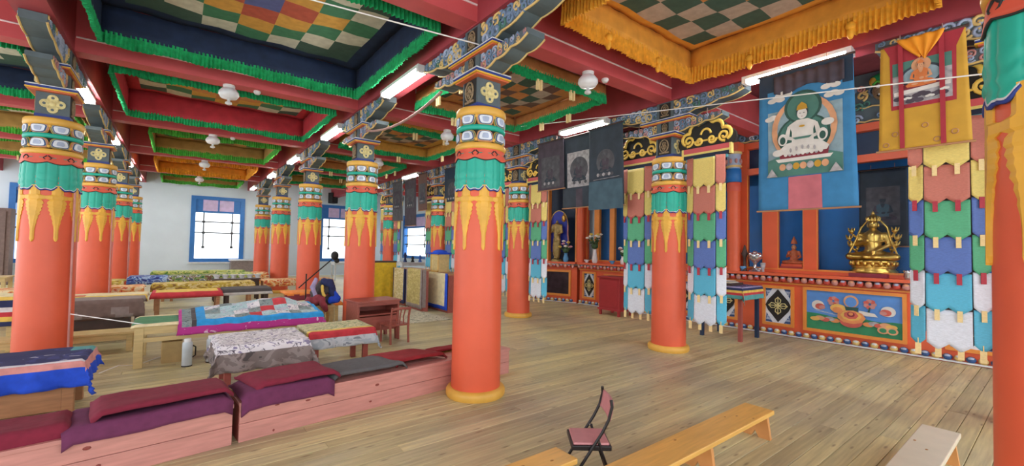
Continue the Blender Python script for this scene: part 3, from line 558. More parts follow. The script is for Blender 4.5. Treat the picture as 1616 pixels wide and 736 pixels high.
# ------------------------------------------------------------------ painted scrolls (flat hangings)
class Paint:
    def __init__(s, root, name='painting'): s.b = MB(); s.n = 0; s.root = root; s.name = name; s.y = -.009
    def poly(s, m, pts): s.n += 1; y = s.y-.0007*s.n; s.b.m(m); s.b.add([(x, y, z) for x, z in pts], [tuple(range(len(pts)))]); return s
    def ell(s, m, cx, cz, rx, rz): return s.poly(m, ellp(cx, cz, rx, rz, 24))
    def done(s): return s.b.build(s.name, s.root)
def figure(p, cx, cz, k, skin, robe, robe2, crown='th_gold', hair='th_dark'):
    # seated figure, k = overall height
    h = k
    p.poly(robe2, [(cx-.46*h, cz+.06*h), (cx-.42*h, cz-.02*h), (cx, cz-.05*h), (cx+.42*h, cz-.02*h), (cx+.46*h, cz+.06*h), (cx+.3*h, cz+.2*h), (cx, cz+.24*h), (cx-.3*h, cz+.2*h)])
    p.poly(robe, [(cx-.2*h, cz+.12*h), (cx+.2*h, cz+.12*h), (cx+.19*h, cz+.42*h), (cx+.24*h, cz+.58*h), (cx+.1*h, cz+.66*h), (cx-.1*h, cz+.66*h), (cx-.24*h, cz+.58*h), (cx-.19*h, cz+.42*h)])
    for s in (-1, 1): p.poly(robe2 if s < 0 else skin, [(cx+s*.2*h, cz+.6*h), (cx+s*.27*h, cz+.55*h), (cx+s*.34*h, cz+.3*h), (cx+s*.14*h, cz+.24*h), (cx+s*.13*h, cz+.3*h), (cx+s*.24*h, cz+.34*h)])
    p.ell(skin, cx+.02*h, cz+.27*h, .07*h, .05*h)
    p.poly(skin, [(cx-.08*h, cz+.66*h), (cx+.08*h, cz+.66*h), (cx+.03*h, cz+.5*h), (cx-.03*h, cz+.5*h)])
    p.ell(hair, cx, cz+.82*h, .105*h, .13*h); p.ell(skin, cx, cz+.78*h, .09*h, .115*h)
    p.poly(crown, [(cx-.1*h, cz+.86*h), (cx+.1*h, cz+.86*h), (cx+.08*h, cz+.95*h), (cx, cz+1.02*h), (cx-.08*h, cz+.95*h)])
    for s in (-1, 1): p.ell(hair, cx+s*.035*h, cz+.79*h, .016*h, .007*h)
    p.poly('th_maroon', [(cx-.025*h, cz+.725*h), (cx+.025*h, cz+.725*h), (cx, cz+.715*h)])
    for s in (-1, 1): p.ell(skin, cx+s*.18*h, cz+.06*h, .1*h, .035*h)
def petals(p, cx, cz, w, n, mats, h):
    for i in range(n): p.ell(mats[i % len(mats)], cx-w/2+w*(i+.5)/n, cz, w/n*.48, h)
def clouds(p, m, pts, r):
    for x, z in pts:
        for k in range(3): p.ell(m, x+(k-1)*r*.9, z+(r*.3 if k == 1 else 0), r, r*.6)
def scroll_thing(name, label, cx_y, ztop, x, W0, W1, H, tilt, clothm):
    t = thing(name, label, 'scroll', (x, cx_y, ztop), -pi/2); t.rotation_euler = (tilt, 0, -pi/2)
    b = MB(clothm); b.smooth = True
    b.grid(lambda u, v: ((u-.5)*(W0+(W1-W0)*v), .0015*sin(u*20)*v, -H*v), 20, 20); b.build('cloth_border', t, solid=.006)
    MB('table_wood').tube([(-W1/2-.02, 0, -H), (W1/2+.02, 0, -H)], .011, 8).build('bottom_rod', t); MB('dark_wood').tube([(-W0/2-.02, 0, 0), (W0/2+.02, 0, 0)], .014, 8).build('top_rod', t)
    MB('cable_brown').tube([(-W0/4, 0, 0), (-W0/4, 0, .08)], .005, 5).tube([(W0/4, 0, 0), (W0/4, 0, .08)], .005, 5).build('hanging_cord', t)
    return t
# blue scroll : centre y -1.86, x 3.2
bs = scroll_thing('painted_scroll', 'blue-bordered painted scroll with white seated figure on a green halo, pink strip below', -1.88, 3.66, 3.2, .94, 1.0, 1.66, radians(1.5), 'th_blue')
MB('th_navy').add([(-.47, -.008, -.01), (.47, -.008, -.01), (.47, -.008, -.30), (-.47, -.008, -.27)], [(3, 2, 1, 0)]).build('top_shade', bs)  # navy sheet paints the shade below the beam onto the scroll's top
b = MB('th_dusk'); b.smooth = True; b.grid(lambda u, v: (-.30+.70*u, -.02-.012*sin(u*40), -.05-(.2+.03*sin(u*9))*v), 40, 3); b.build('rolled_veil', bs, solid=.005)
MB('th_pink').add([(-.16, -.008, -1.27), (.17, -.008, -1.27), (.175, -.008, -1.65), (-.165, -.008, -1.65)], [(3, 2, 1, 0)]).build('centre_strip', bs)
p = Paint(bs); w0, zt, zb = .375, -.22, -1.26
p.poly('th_paint', [(-w0, zb), (w0, zb), (w0, zt), (-w0, zt)]); p.poly('th_blue', [(-w0, zt-.25), (w0, zt-.25), (w0, zt), (-w0, zt)])
clouds(p, 'th_white', [(-.28, -.33), (-.2, -.28), (.27, -.30), (.3, -.4), (-.31, -.55)], .05)
p.ell('th_peach', 0, -.72, .33, .38); p.ell('th_paint', 0, -.72, .27, .33)
p.ell('th_dteal', 0, -.80, .27, .24); p.ell('th_teal', 0, -.79, .24, .21); p.ell('th_dteal', 0, -.47, .19, .19); p.ell('th_teal', 0, -.475, .16, .165)
p.poly('th_teal', [(-w0, zb), (w0, zb), (w0, -1.06), (.2, -1.0), (-.2, -1.0), (-w0, -1.06)])
p.poly('th_maroon', [(-.24, -1.06), (.24, -1.06), (.25, -.97), (-.25, -.97)]); p.poly('th_white', [(-.26, -1.09), (.26, -1.09), (.29, -1.05), (-.29, -1.05)]); petals(p, 0, -1.15, .5, 7, ['th_peach', 'th_grey', 'th_gold'], .04)
petals(p, 0, -1.0, .4, 9, ['th_white', 'th_grey'], .03)
figure(p, 0, -.99, .56, 'th_white', 'th_white', 'th_white')
for k in range(5): p.ell('th_grey', -.12+.06*k, -.94-.012*abs(k-2), .012, .025)
p.poly('th_teal', [(-.1, -.82), (.1, -.82), (.07, -.845), (-.07, -.845)])
p.ell('th_gold', 0, -.70, .03, .012)
for s in (-1, 1): p.ell('th_white', s*.2, -.83, .05, .07); p.ell('th_dteal', s*.2, -.84, .03, .045); p.ell('th_white', s*.25, -.7 if s > 0 else -.98, .06, .04)
for x in (-.32, .32): p.poly('th_grey', [(x-.06, zb), (x+.06, zb), (x, zb+.1)])
p.done()
# yellow scroll : centre y -2.87
ys = scroll_thing('painted_scroll', 'yellow brocade scroll with red frame and orange veil, showing a seated monk-like figure', -2.89, 3.60, 3.15, .60, .66, 1.06, radians(2), 'th_gold')
MB('th_red').add([(-.28, -.007, 0), (.30, -.007, 0), (.24, -.007, -.16), (.235, -.007, -.66), (-.225, -.007, -.66), (-.23, -.007, -.12)], [(5, 4, 3, 2, 1, 0)]).build('red_frame', ys)
for s in (-1, 1): MB('th_red').add([(s*.145-.018, -.03, 0), (s*.145+.018, -.03, 0), (s*.145+.018, -.02, -1.05), (s*.145-.018, -.02, -1.05)], [(3, 2, 1, 0)]).build('ribbon', ys, solid=.004)
b = MB('th_veil'); b.smooth = True
b.grid(lambda u, v: ((u-.5)*.34*(1-.86*v**1.3)+.02*v, -.035-.012*sin(u*22)*(1-v*.5), .02-(.22*(v))+.02*sin(u*7)*v), 24, 10); b.build('orange_veil', ys, solid=.004)
p = Paint(ys); w0, zt, zb = .21, -.20, -.62
p.poly('th_grey', [(-w0, zb), (w0, zb), (w0, zt), (-w0, zt)]); p.poly('th_teal', [(-w0, -.33), (w0, -.33), (w0, zt), (-w0, zt)])
p.ell('th_dark', 0, -.36, .16, .11); p.ell('th_paint', 0, -.36, .135, .09); p.ell('th_peach', 0, -.26, .07, .07)
p.ell('th_maroon', 0, -.455, .17, .035); p.poly('th_white', [(-.2, -.49), (.2, -.46), (.2, -.50), (-.2, -.53)])
clouds(p, 'th_dusk', [(-.14, -.56), (0, -.55), (.12, -.57), (-.05, -.6)], .035); clouds(p, 'th_white', [(-.1, -.57), (.06, -.58), (.16, -.54)], .018)
figure(p, 0, -.46, .24, 'th_peach', 'th_orange', 'th_orange', 'th_orange'); p.done()
for x, z in ((-.2, -.9), (.02, -.85), (.22, -.95), (-.27, -1.0), (.1, -1.0)): MB('table_wood').tube([(a, -.007, c) for a, c in ellp(x, z, .022, .022, 10)], .005, 5, True).build('brocade_medallion', ys)
# dark scrolls between the altar columns
def dark_scroll(label, cy, W, ztop, H, m, m2, x=3.2, pz=(-.3, -.9), band=None):
    t = scroll_thing('painted_scroll', label, cy, ztop, x, W, W+.03, H, radians(1.5), m)
    p = Paint(t); w = W*.36
    p.poly(m2, [(-w, pz[1]), (w, pz[1]), (w, pz[0]), (-w, pz[0])]); mid = (pz[0]+pz[1])/2
    p.ell('th_dark2', 0, mid, w*.75, abs(pz[0]-pz[1])*.35); figure(p, 0, pz[1]+.12, abs(pz[0]-pz[1])*.6, 'th_dark2', 'th_dusk', 'th_dark', 'th_dark2', 'th_dark'); petals(p, 0, pz[1]+.08, w*1.4, 6, ['th_grey', 'th_dark2'], .03); p.done()
    if band:
        MB(band).add([(-W*.1, -.006, -H*.74), (W*.1, -.006, -H*.74), (W*.1, -.006, -H*.995), (-W*.1, -.006, -H*.995)], [(3, 2, 1, 0)]).build('centre_strip', t)
    return t
dark_scroll('dusky purple-grey scroll hanging highest at the left of the dark group', 2.42, .72, 3.58, .95, 'th_dusk', 'th_dark2', 3.22)
dark_scroll('dark scroll with pale grey painted panel, lower and between the other dark ones', 1.72, .82, 3.58, 1.33, 'th_dark', 'th_grey', 3.28, (-.3, -.95), 'th_dusk')
sl = dark_scroll('wide slate-blue scroll right in the dark group, next to the cloud crest', 1.02, .72, 3.58, 1.36, 'th_dark', 'th_dark', 3.18)
MB('th_slate').add([(-.36, -.02, -.92), (.36, -.02, -.92), (.37, -.02, -1.41), (-.37, -.02, -1.41)], [(3, 2, 1, 0)]).build('lower_cloth', sl)
MB('th_grey').tube([(-.25, -.024, -.9), (.3, -.024, -.88)], .004, 5).build('seam', sl)
dark_scroll('far brown scroll below the altar-row beam', 8.9, .8, 3.58, 1.46, 'th_dusk', 'th_dark2', 3.25); dark_scroll('far dark scroll next to the far brown one', 9.9, .8, 3.6, 1.3, 'th_dark2', 'th_dusk', 3.25); dark_scroll('far grey-brown scroll with pale foot', 7.95, .55, 3.64, 1.1, 'p_brown', 'th_dark2', 3.2)
dark_scroll('dark blue-black scroll hung behind the distant column', 6.2, .8, 3.58, .8, 'th_navy', 'th_dark', 3.2); dark_scroll('dark scroll mostly hidden by the central column', 5.2, .8, 3.58, 1.0, 'th_dark', 'th_dark2', 3.2)
# ------------------------------------------------------------------ altar (local x = towards the right of the picture, -y = towards the hall)
def petal_proto(m1, m2, w, h, name, parent):
    b = MB(m1); b.ell((0, 0, 0), (w*.46, .03, h*.5), 8, 5); b.m(m2); b.ell((0, -.008, h*.2), (w*.34, .026, h*.24), 8, 5); return b.build(name, parent)  # second, paler ellipsoid is a highlight painted on the upper part
def petal_row(parent, x0, x1, y, z, w, h, ms, nm):
    n = int((x1-x0)/w); pr = [petal_proto(a, c, w, h, nm, parent) for a, c in ms]
    for i in range(n):
        k = i % len(pr); loc = (x0+w*(i+.5), y, z)
        if i < len(pr): pr[k].location = loc
        else: inst(pr[k], parent, loc)
def vajra_panel(parent, x0, x1, z0, z1, y=-.02):
    b = MB('altar_trim'); t = .05
    b.box(x0-t, x1+t, y-.02, .02, z1, z1+t).box(x0-t, x1+t, y-.02, .02, z0-t, z0).box(x0-t, x0, y-.02, .02, z0, z1).box(x1, x1+t, y-.02, .02, z0, z1)
    ob = b.build('panel_frame', parent)
    p = Paint(ob, 'panel_face'); p.y = y+.012; cx, cz, w, h = (x0+x1)/2, (z0+z1)/2, (x1-x0)/2, (z1-z0)/2
    p.poly('petal_white', [(x0, z0), (x1, z0), (x1, z1), (x0, z1)])
    for sx in (-1, 1):
        for sz in (-1, 1):
            for q, m in ((.0, 'petal_blue'), (.12, 'petal_lilac'), (.24, 'petal_blue')): p.poly(m, [(cx+sx*w*(1-q*.3), cz+sz*h*(.98-q)), (cx+sx*w*(.45+q), cz+sz*h*(.99-q)), (cx+sx*w*(.93-q), cz+sz*h*(.45+q))])
    p.poly('block_dark', [(cx-w, cz), (cx-w*.8, cz-h*.3), (cx-w*.55, cz-h*.5), (cx-w*.25, cz-h*.75), (cx, cz-h*.96), (cx+w*.25, cz-h*.75), (cx+w*.55, cz-h*.5), (cx+w*.8, cz-h*.3), (cx+w, cz), (cx+w*.8, cz+h*.3), (cx+w*.55, cz+h*.5), (cx+w*.25, cz+h*.75), (cx, cz+h*.96), (cx-w*.25, cz+h*.75), (cx-w*.55, cz+h*.5), (cx-w*.8, cz+h*.3)])
    p.done(); g = MB('emblem'); yy = y-.004
    for k in range(4):
        a = pi/2*k; px, pz = cos(a), sin(a)
        for s in (-1, 1): g.tube([(cx+px*d+pz*s*q, yy, cz+pz*d+px*s*q) for d, q in ((.03, 0), (.06, .04), (.11, .045), (.15, .0))], .009, 5)
        g.tube([(cx, yy, cz), (cx+px*.16, yy, cz+pz*.16)], .008, 5)
    g.ell((cx, yy, cz), (.035, .01, .035), 10, 6); g.build('crossed_emblem', ob)
al = thing('altar_cabinet', 'long orange altar base with painted panels and petal mouldings along the right side', 'altar', (6.2, 0, 0), -pi/2)
L0, L1 = -4.4, 5.2
b = MB('altar_orange').box(L0, L1, 0, .6, .0, 1.0); b.build('body', al)
MB('altar_red').box(L0, L1, -.03, .0, 0, .028).build('plinth', al)
MB('altar_orange').box(L0, L1, -.13, .65, 1.075, 1.125).build('counter', al)
MB('altar_trim').box(L0, L1, -.04, .0, .93, .955).build('rail', al)
petal_row(al, L0, L1, -.085, 1.018, .11, .105, [('petal_pink', 'th_peach'), ('altar_red', 'petal_lilac')], 'moulding_bead')
petal_row(al, L0, L1, -.035, .075, .115, .09, [('petal_cream', 'plate_white'), ('petal_blue', 'petal_lilac')], 'lotus_petal')
MB('plate_white').box(L0, L1, -.06, .0, .012, .034).build('petal_ledge', al)
for x0, x1 in ((.29, .71), (-.68, -.26), (-4.22, -3.86), (2.7, 3.1), (-1.6, -1.2)): vajra_panel(al, x0, x1, .22, .84)
def offering(parent, x0, x1, z0, z1):
    b = MB('altar_trim'); t = .05
    b.box(x0-t, x1+t, -.04, .02, z1, z1+t).box(x0-t, x1+t, -.04, .02, z0-t, z0).box(x0-t, x0, -.04, .02, z0, z1).box(x1, x1+t, -.04, .02, z0, z1); b.build('panel_frame', parent)
    p = Paint(parent, 'offering_painting'); p.y = -.006; cx = (x0+x1)/2; w = x1-x0; zm = z0+(z1-z0)*.38
    p.poly('sky_paint', [(x0, z0), (x1, z0), (x1, z1), (x0, z1)])
    p.poly('grass_paint', [(x0, z0), (x1, z0), (x1, zm)]+[(x0+w*f, zm+.02*sin(f*14)) for f in (.9, .8, .7, .6, .5, .4, .3, .2, .1)]+[(x0, zm+.02)])
    cz = (z0+z1)/2
    for q in range(6): p.poly('th_white', [(x0+w*(.04+.05*q), cz-.01-.01*q), (x0+w*(.2+.05*q), cz-.02-.01*q), (x0+w*(.2+.05*q), cz-.014-.01*q)])
    for s in (-1, 1):
        p.ell('th_white', cx+s*.46, cz+.08, .09, .08); p.ell('offer_red', cx+s*.43, cz+.06, .07, .05); p.ell('petal_pink', cx+s*.40, cz+.05, .045, .03)
        for k in range(7): p.ell('offer_red' if k % 2 else 'petal_pink', cx+s*(.24+.05*cos(k*.9)), cz+.17+.05*sin(k*.9), .035, .03)
        p.poly('th_dteal', [(cx+s*.2, cz), (cx+s*.23, cz+.12), (cx+s*.25, cz+.12), (cx+s*.23, cz)])
        for k in range(5): p.ell(('offer_orange', 'th_grey', 'offer_red', 'th_peach', 'offer_yellow')[k], cx+s*(.22+.07*k), cz-.15+.02*(k % 2), .07, .035)
    p.poly('th_peach', ellp(cx, cz+.19, .10, .10, 20)); p.poly('sky_paint', ellp(cx, cz+.18, .075, .08, 20))
    p.ell('offer_yellow', cx-.17, cz+.06, .11, .07); p.ell('offer_orange', cx-.18, cz+.03, .07, .05); p.poly('th_dteal', [(cx-.08, cz+.1), (cx+.1, cz+.1), (cx+.08, cz), (cx-.06, cz)])
    p.poly('th_white', [(cx+.1, cz+.06), (cx+.3, cz+.03), (cx+.34, cz-.02), (cx+.2, cz-.02), (cx+.1, cz)])
    p.ell('offer_red', cx, cz-.14, .15, .09); p.poly('offer_orange', ellp(cx, cz-.06, .19, .11, 9)); p.poly('offer_yellow', ellp(cx, cz-.04, .14, .08, 8)); p.poly('offer_red', ellp(cx, cz-.03, .1, .065, 7)); p.ell('th_maroon', cx, cz-.02, .05, .04); p.ell('offer_orange', cx, cz-.01, .03, .025)
    for k in (0, 1): p.ell('th_peach', cx+.40+.11*k, cz-.21, .07, .055); p.ell('grass_paint', cx+.40+.11*k, cz-.21, .045, .035)
    p.done()
offering(al, .95, 2.2, .21, .86)
MB('altar_trim').box(-3.55, -2.9, -.02, .01, .78, .86).build('panel_frame', al)
# altar case above the counter
ac = thing('altar_case', 'tall orange-framed altar case with blue niches and carved frieze on the right', 'altar', (6.35, 0, 1.125), -pi/2)
MB('niche_blue').box(L0, L1, .56, .6, 0, 2.6).build('back_panel', ac)
f = MB('altar_orange'); f.box(L0, L1, -.02, .56, 0, .07).build('sill', ac)
MB('altar_trim').box(L0, L1, -.03, -.015, .055, .085).build('sill_trim', ac)
posts = [(-4.4, -4.28, 0), (-4.0, -3.86, 1), (-3.48, -3.36, 1), (-2.3, -2.15, 0), (-1.2, -1.0, 0), (-.3, -.1, 0), (.19, .44, 0), (.86, 1.06, 0), (2.3, 2.5, 0), (3.6, 3.8, 0), (5.0, 5.2, 0)]
for x0, x1, k in posts:
    MB('altar_trim' if k else 'altar_orange').box(x0, x1, -.03, .08, .07, 2.0 if .1 < x0 < 1 else 1.86 if k == 9 else 2.45).build('post', ac)
    MB('altar_trim').box(x0-.012, x0, -.025, .0, .07, 2.0).box(x1, x1+.012, -.025, 0, .07, 2.0).build('post_trim', ac)
for z0, z1, m in ((1.87, 1.99, 'altar_orange'), (2.38, 2.5, 'altar_orange')): MB(m).box(L0, L1, -.035, .1, z0, z1).build('lintel', ac)
MB('niche_navy').box(L0, L1, .1, .14, 1.99, 2.38).build('upper_panel', ac)
for (xa, xb) in ((-3.86, -3.48), (-3.36, -2.3), (-2.15, -1.2), (-1.0, -.3), (-.1, .19), (.44, .86), (1.06, 2.3), (2.5, 3.6), (3.8, 5.0)):
    MB('glass').add([(xa, .02, .07), (xb, .02, .07), (xb, .02, 1.87), (xa, .02, 1.87)], [(0, 1, 2, 3)]).build('pane', ac)
fr = MB('block_grey').box(L0, L1, .02, .2, 2.5, 3.33); fo = fr.build('frieze_board', ac)
rr = random.Random(5); b = MB()
for i in range(170):
    x = rr.uniform(L0+.1, L1-.1); z = rr.uniform(2.55, 3.28); r_ = rr.uniform(.05, .09); row = int((z-2.5)/.2)
    b.m([['petal_lilac', 'petal_white', 'carve_blue'], ['petal_lilac', 'th_teal', 'petal_white'], ['petal_cream', 'petal_pink', 'carve_blue'], ['frill_lime', 'emblem_brown', 'carve_blue'], ['carve_blue', 'petal_cream', 'petal_pink']][min(4, row)][rr.randrange(3)])
    b.tube([(a, .0-rr.random()*.02, c) for a, c in curl(x, z, r_, 1.2, rr.random()*6, 1, 12)], r_*.25, 5)
b.build('carved_clouds', fo)['kind'] = 'stuff'
b = MB('petal_cream')
for z in (2.52, 2.75): b.tube([(L0+(L1-L0)*i/180, -.01, z+.025*abs(sin(i*.9))) for i in range(181)], .014, 5)
b.build('frieze_edge', fo)
for x in (-1.5, .55, 2.0):    # carved guardian masks
    m_ = MB('emblem_brown'); m_.ell((x, -.05, 2.98), (.16, .1, .17), 14, 9)
    for s in (-1, 1): m_.m('petal_white'); m_.ell((x+s*.06, -.14, 3.03), (.035, .02, .03), 8, 5); m_.m('block_dark'); m_.ell((x+s*.06, -.158, 3.03), (.014, .01, .014), 6, 4); m_.m('frill_lime'); m_.tube([(x+s*.02, -.13, 3.08), (x+s*.08, -.13, 3.12), (x+s*.14, -.1, 3.08)], .02, 6); m_.m('plate_yellow'); m_.ell((x+s*.15, -.05, 3.15), (.05, .04, .07), 8, 5)
    m_.m('valance_orange').ell((x, -.15, 2.97), (.045, .04, .035), 8, 5); m_.m('block_dark').ell((x, -.125, 2.89), (.09, .03, .035), 10, 5); m_.m('petal_white')
    for k in range(5): m_.box(x-.06+.026*k, x-.045+.026*k, -.16, -.14, 2.885, 2.91)
    m_.m('frill_green'); m_.ell((x, -.02, 3.2), (.2, .05, .08), 12, 6); m_.build('carved_mask', fo)
# pilaster
pl = thing('altar_pilaster', 'slim orange half column with small carved capital beside the altar table', 'pilaster', (6.16, .28, 1.125), -pi/2)
MB('altar_orange').lathe([(.12, 0), (.12, .4), (.115, 1.7)], 20).build('shaft', pl)
MB('valance_orange').lathe([(.117, 1.55), (.125, 1.57), (.125, 1.72), (.11, 1.73)], 20).build('drip_band', pl); MB('niche_blue').lathe([(.118, 1.73), (.14, 1.74), (.135, 1.98), (.11, 2.0)], 20).build('blue_valance', pl)
b = MB('petal_lilac').lathe([(.11, 2.0), (.13, 2.05), (.12, 2.2), (.13, 2.28), (.14, 2.32)], 20); b.m('petal_pink')
for k in range(8): b.ell((.13*cos(k*.785), .13*sin(k*.785), 2.14), (.03, .03, .05), 6, 5)
b.m('petal_cream').lathe([(.135, 2.02), (.145, 2.04), (.135, 2.06)], 20).lathe([(.14, 2.28), (.15, 2.3), (.14, 2.33)], 20); b.build('capital', pl); MB('altar_orange').box(-.14, .14, -.12, .12, 2.33, 2.5).build('capital_block', pl)
# wing
a_w = math.atan2(-1.45, .55); wg = thing('altar_wing', 'angled left wing of the orange altar with a dark glass panel', 'altar', (5.65, 5.85, 0), a_w); WL = 1.47
MB('altar_orange').box(0, WL, 0, .6, 0, 1.0).build('body', wg); MB('altar_orange').box(0, WL, -.13, .65, 1.075, 1.125).build('counter', wg); MB('altar_red').box(0, WL, -.03, 0, 0, .028).build('plinth', wg); MB('plate_white').box(0, WL, -.06, .0, .012, .034).build('petal_ledge', wg)
petal_row(wg, 0, WL, -.085, 1.018, .11, .105, [('petal_pink', 'th_peach'), ('altar_red', 'petal_lilac')], 'moulding_bead'); petal_row(wg, 0, WL, -.035, .075, .115, .09, [('petal_cream', 'plate_white'), ('petal_blue', 'petal_lilac')], 'lotus_petal')
b = MB('altar_trim'); b.box(.3, 1.3, -.03, .01, .84, .9).box(.3, 1.3, -.03, .01, .18, .24).box(.3, .36, -.03, .01, .24, .84).box(1.24, 1.3, -.03, .01, .24, .84); b.build('panel_frame', wg); MB('glass_dark').box(.36, 1.24, -.012, .0, .24, .84).build('glass_panel', wg)
wc = thing('altar_case', 'orange-framed dark niche of the angled altar wing holding the standing statue', 'altar', (5.72, 5.72, 1.125), a_w)
MB('niche_navy').box(-.05, 1.38, .6, .64, 0, 3.2).build('back_panel', wc)
for x0, x1 in ((.3, .42), (1.24, 1.36), (-.06, .06)): MB('altar_trim').box(x0, x1, .02, .2, 0, 2.35).build('post', wc)
MB('altar_orange').box(-.06, 1.36, .0, .2, 2.25, 2.4).build('lintel', wc); MB('block_grey').box(-.06, 1.36, .05, .2, 2.4, 3.3).build('frieze_board', wc)
tag(MB('altar_orange').lathe([(.1, 0), (.1, 2.1)], 18).build('altar_post', None, (6.15, 4.35, 1.127)), 'round salmon post rising from the counter between the standing statue and the blue niches', 'post')
# ------------------------------------------------------------------ statues and offerings
def caps(b, p, q, r0, r1, n=7):
    for i in range(n+1):
        f = i/n; c = Vector(p).lerp(Vector(q), f); r = r0+(r1-r0)*f; b.ell(c, r, 10, 7)
def seated(root, h, m, head_m=None, crown=True, arms4=False, base=True):
    s = h; b = MB(m)
    zb = .20*s if base else 0
    for sg in (-1, 1):
        caps(b, (sg*.10*s, .02*s, zb+.08*s), (sg*.30*s, -.08*s, zb+.065*s), .085*s, .065*s); caps(b, (sg*.30*s, -.08*s, zb+.06*s), (-sg*.06*s, -.20*s, zb+.055*s), .06*s, .04*s)
        caps(b, (sg*.155*s, 0, zb+.43*s), (sg*.21*s, -.02*s, zb+.26*s), .05*s, .04*s); caps(b, (sg*.21*s, -.02*s, zb+.26*s), (sg*.05*s, -.17*s, zb+(.32 if sg < 0 else .15)*s), .04*s, .028*s); b.ell((sg*.035*s, -.19*s, zb+(.33 if sg < 0 else .15)*s), (.035*s, .03*s, .035*s), 8, 6)
    b.ell((0, 0, zb+.10*s), (.18*s, .14*s, .10*s)); caps(b, (0, 0, zb+.12*s), (0, 0, zb+.40*s), .115*s, .13*s); b.ell((0, 0, zb+.42*s), (.17*s, .09*s, .07*s)); caps(b, (0, 0, zb+.44*s), (0, 0, zb+.54*s), .05*s, .045*s, 3)
    b.build('figure', root, remesh=.02*s)
    hd = MB(head_m or m); hd.ell((0, -.01*s, zb+.60*s), (.07*s, .08*s, .09*s), 16, 12); hd.ell((0, -.09*s, zb+.595*s), (.014*s, .018*s, .02*s), 8, 6)
    for sg in (-1, 1): hd.ell((sg*.072*s, 0, zb+.59*s), (.012*s, .018*s, .035*s), 6, 5)
    ho = hd.build('head', root)
    e = MB('block_dark')
    for sg in (-1, 1): e.ell((sg*.028*s, -.085*s, zb+.62*s), (.014*s, .006*s, .005*s), 6, 4)
    e.box(-.018*s, .018*s, -.087*s, -.078*s, zb+.553*s, zb+.559*s); e.build('face_lines', ho)
    return zb
gs = thing('golden_statue', 'seated gold statue with several arms on a lotus base in the big blue niche', 'statue', (6.56, -1.78, 1.195), -pi/2)
H_ = .98
b = MB('gold'); b.lathe([(.30, 0), (.31, .03), (.27, .06), (.29, .085), (.29, .10), (.24, .12), (.28, .16), (.30, .19), (.27, .2)], 32)
for k in range(18): b.ell((.29*cos(k*pi/9), .29*sin(k*pi/9), .15), (.03, .03, .045), 7, 5)
b.build('lotus_base', gs); seated(gs, H_, 'gold', 'gold')
b = MB('gold'); zc = .20*H_+.66*H_; b.lathe([(.075, zc), (.085, zc+.02), (.06, zc+.05), (.05, zc+.09), (.02, zc+.11), (.028, zc+.13), (.004, zc+.17)], 18)
for k in range(7): a = pi+pi*k/6; b.tube([(.08*cos(a), .08*sin(a), zc), (.09*cos(a), .09*sin(a), zc+.05), (.07*cos(a), .07*sin(a), zc+.085)], .012, 5, taper=[.014, .014, .003])
b.build('crown', gs)
for sg in (-1, 1):
    for k, (dx, dz) in enumerate(((.28, .52), (.31, .40), (.29, .29))):
        b = MB('gold'); caps(b, (sg*.15*H_, .04, .60*H_), (sg*(dx-.06), .02, dz*H_+.06), .032, .022, 6); caps(b, (sg*(dx-.06), .02, dz*H_+.06), (sg*dx, -.03, dz*H_+.14), .022, .02, 3)
        b.ell((sg*dx, -.04, dz*H_+.17), (.04, .035, .035), 8, 6)
        for q in range(5): b.tube([(sg*dx+.035*cos(q*1.26), -.04+.03*sin(q*1.26), dz*H_+.18), (sg*dx+.05*cos(q*1.26), -.04+.04*sin(q*1.26), dz*H_+.23)], .012, 5, taper=[.014, .004])
        b.build('arm', gs)
b = MB('gold')
for sg in (-1, 1): b.tube([(sg*.08, .05, .86), (sg*.17, .05, .74), (sg*.22, .0, .55), (sg*.28, -.06, .38), (sg*.33, -.05, .25)], .02, 6, taper=[.012, .02, .018, .016, .008])
b.tube([(-.15, -.1, .60), (-.05, -.14, .53), (.07, -.14, .50), (.16, -.08, .52)], .012, 6); b.build('scarf', gs)
tag(MB('th_maroon').box(-.24, .24, -.12, .04, 0, .06).build('red_cloth_pad', None, (6.315, -1.78, 1.127), -pi/2), 'dark red cloth block on the ledge below the gold statue', 'cloth')
os_ = thing('seated_statue', 'small orange seated figure in the narrow blue niche', 'statue', (6.5, -.65, 1.195), -pi/2)
b = MB('box_red').box(-.19, .19, -.14, .14, 0, .05); b.m('altar_orange').box(-.17, .17, -.12, .12, .05, .095); b.build('pedestal', os_); z_ = seated(os_, .52, 'statue_orange', 'statue_face', base=False)
for c in os_.children:
    if c.name.split('.')[0] in ('figure', 'head'): c.location.z = .09
b = MB('statue_orange').lathe([(.05, .46), (.048, .5), (.03, .54), (.005, .60)], 14); b.build('pointed_hat', os_)
ds = scroll_thing('painted_scroll', 'dark old scroll hung in the niche behind the gold statue', -1.85, 2.93, 6.84, .62, .64, 1.3, 0, 'th_dark')
p = Paint(ds); p.poly('th_dark2', [(-.22, -.95), (.22, -.95), (.22, -.3), (-.22, -.3)]); figure(p, 0, -.85, .4, 'th_dark', 'th_slate', 'th_dusk', 'th_dark2'); p.done()
st = thing('standing_statue', 'tall standing dull-gold statue before a blue arched halo on the altar wing', 'statue', (6.02, 5.12, 1.127), a_w)
b = MB('old_gold'); b.lathe([(.2, 0), (.2, .05), (.16, .08)], 20); b.build('base', st)
b = MB('old_gold')
for s in (-1, 1):
    caps(b, (s*.055, 0, .14), (s*.07, 0, .8), .06, .085, 12); b.ell((s*.06, -.05, .11), (.04, .09, .035)); caps(b, (s*.17, 0, 1.33), (s*.21, -.02, 1.08), .05, .045); caps(b, (s*.21, -.02, 1.08), (s*.08, -.14, 1.2 if s < 0 else 1.0), .042, .032)
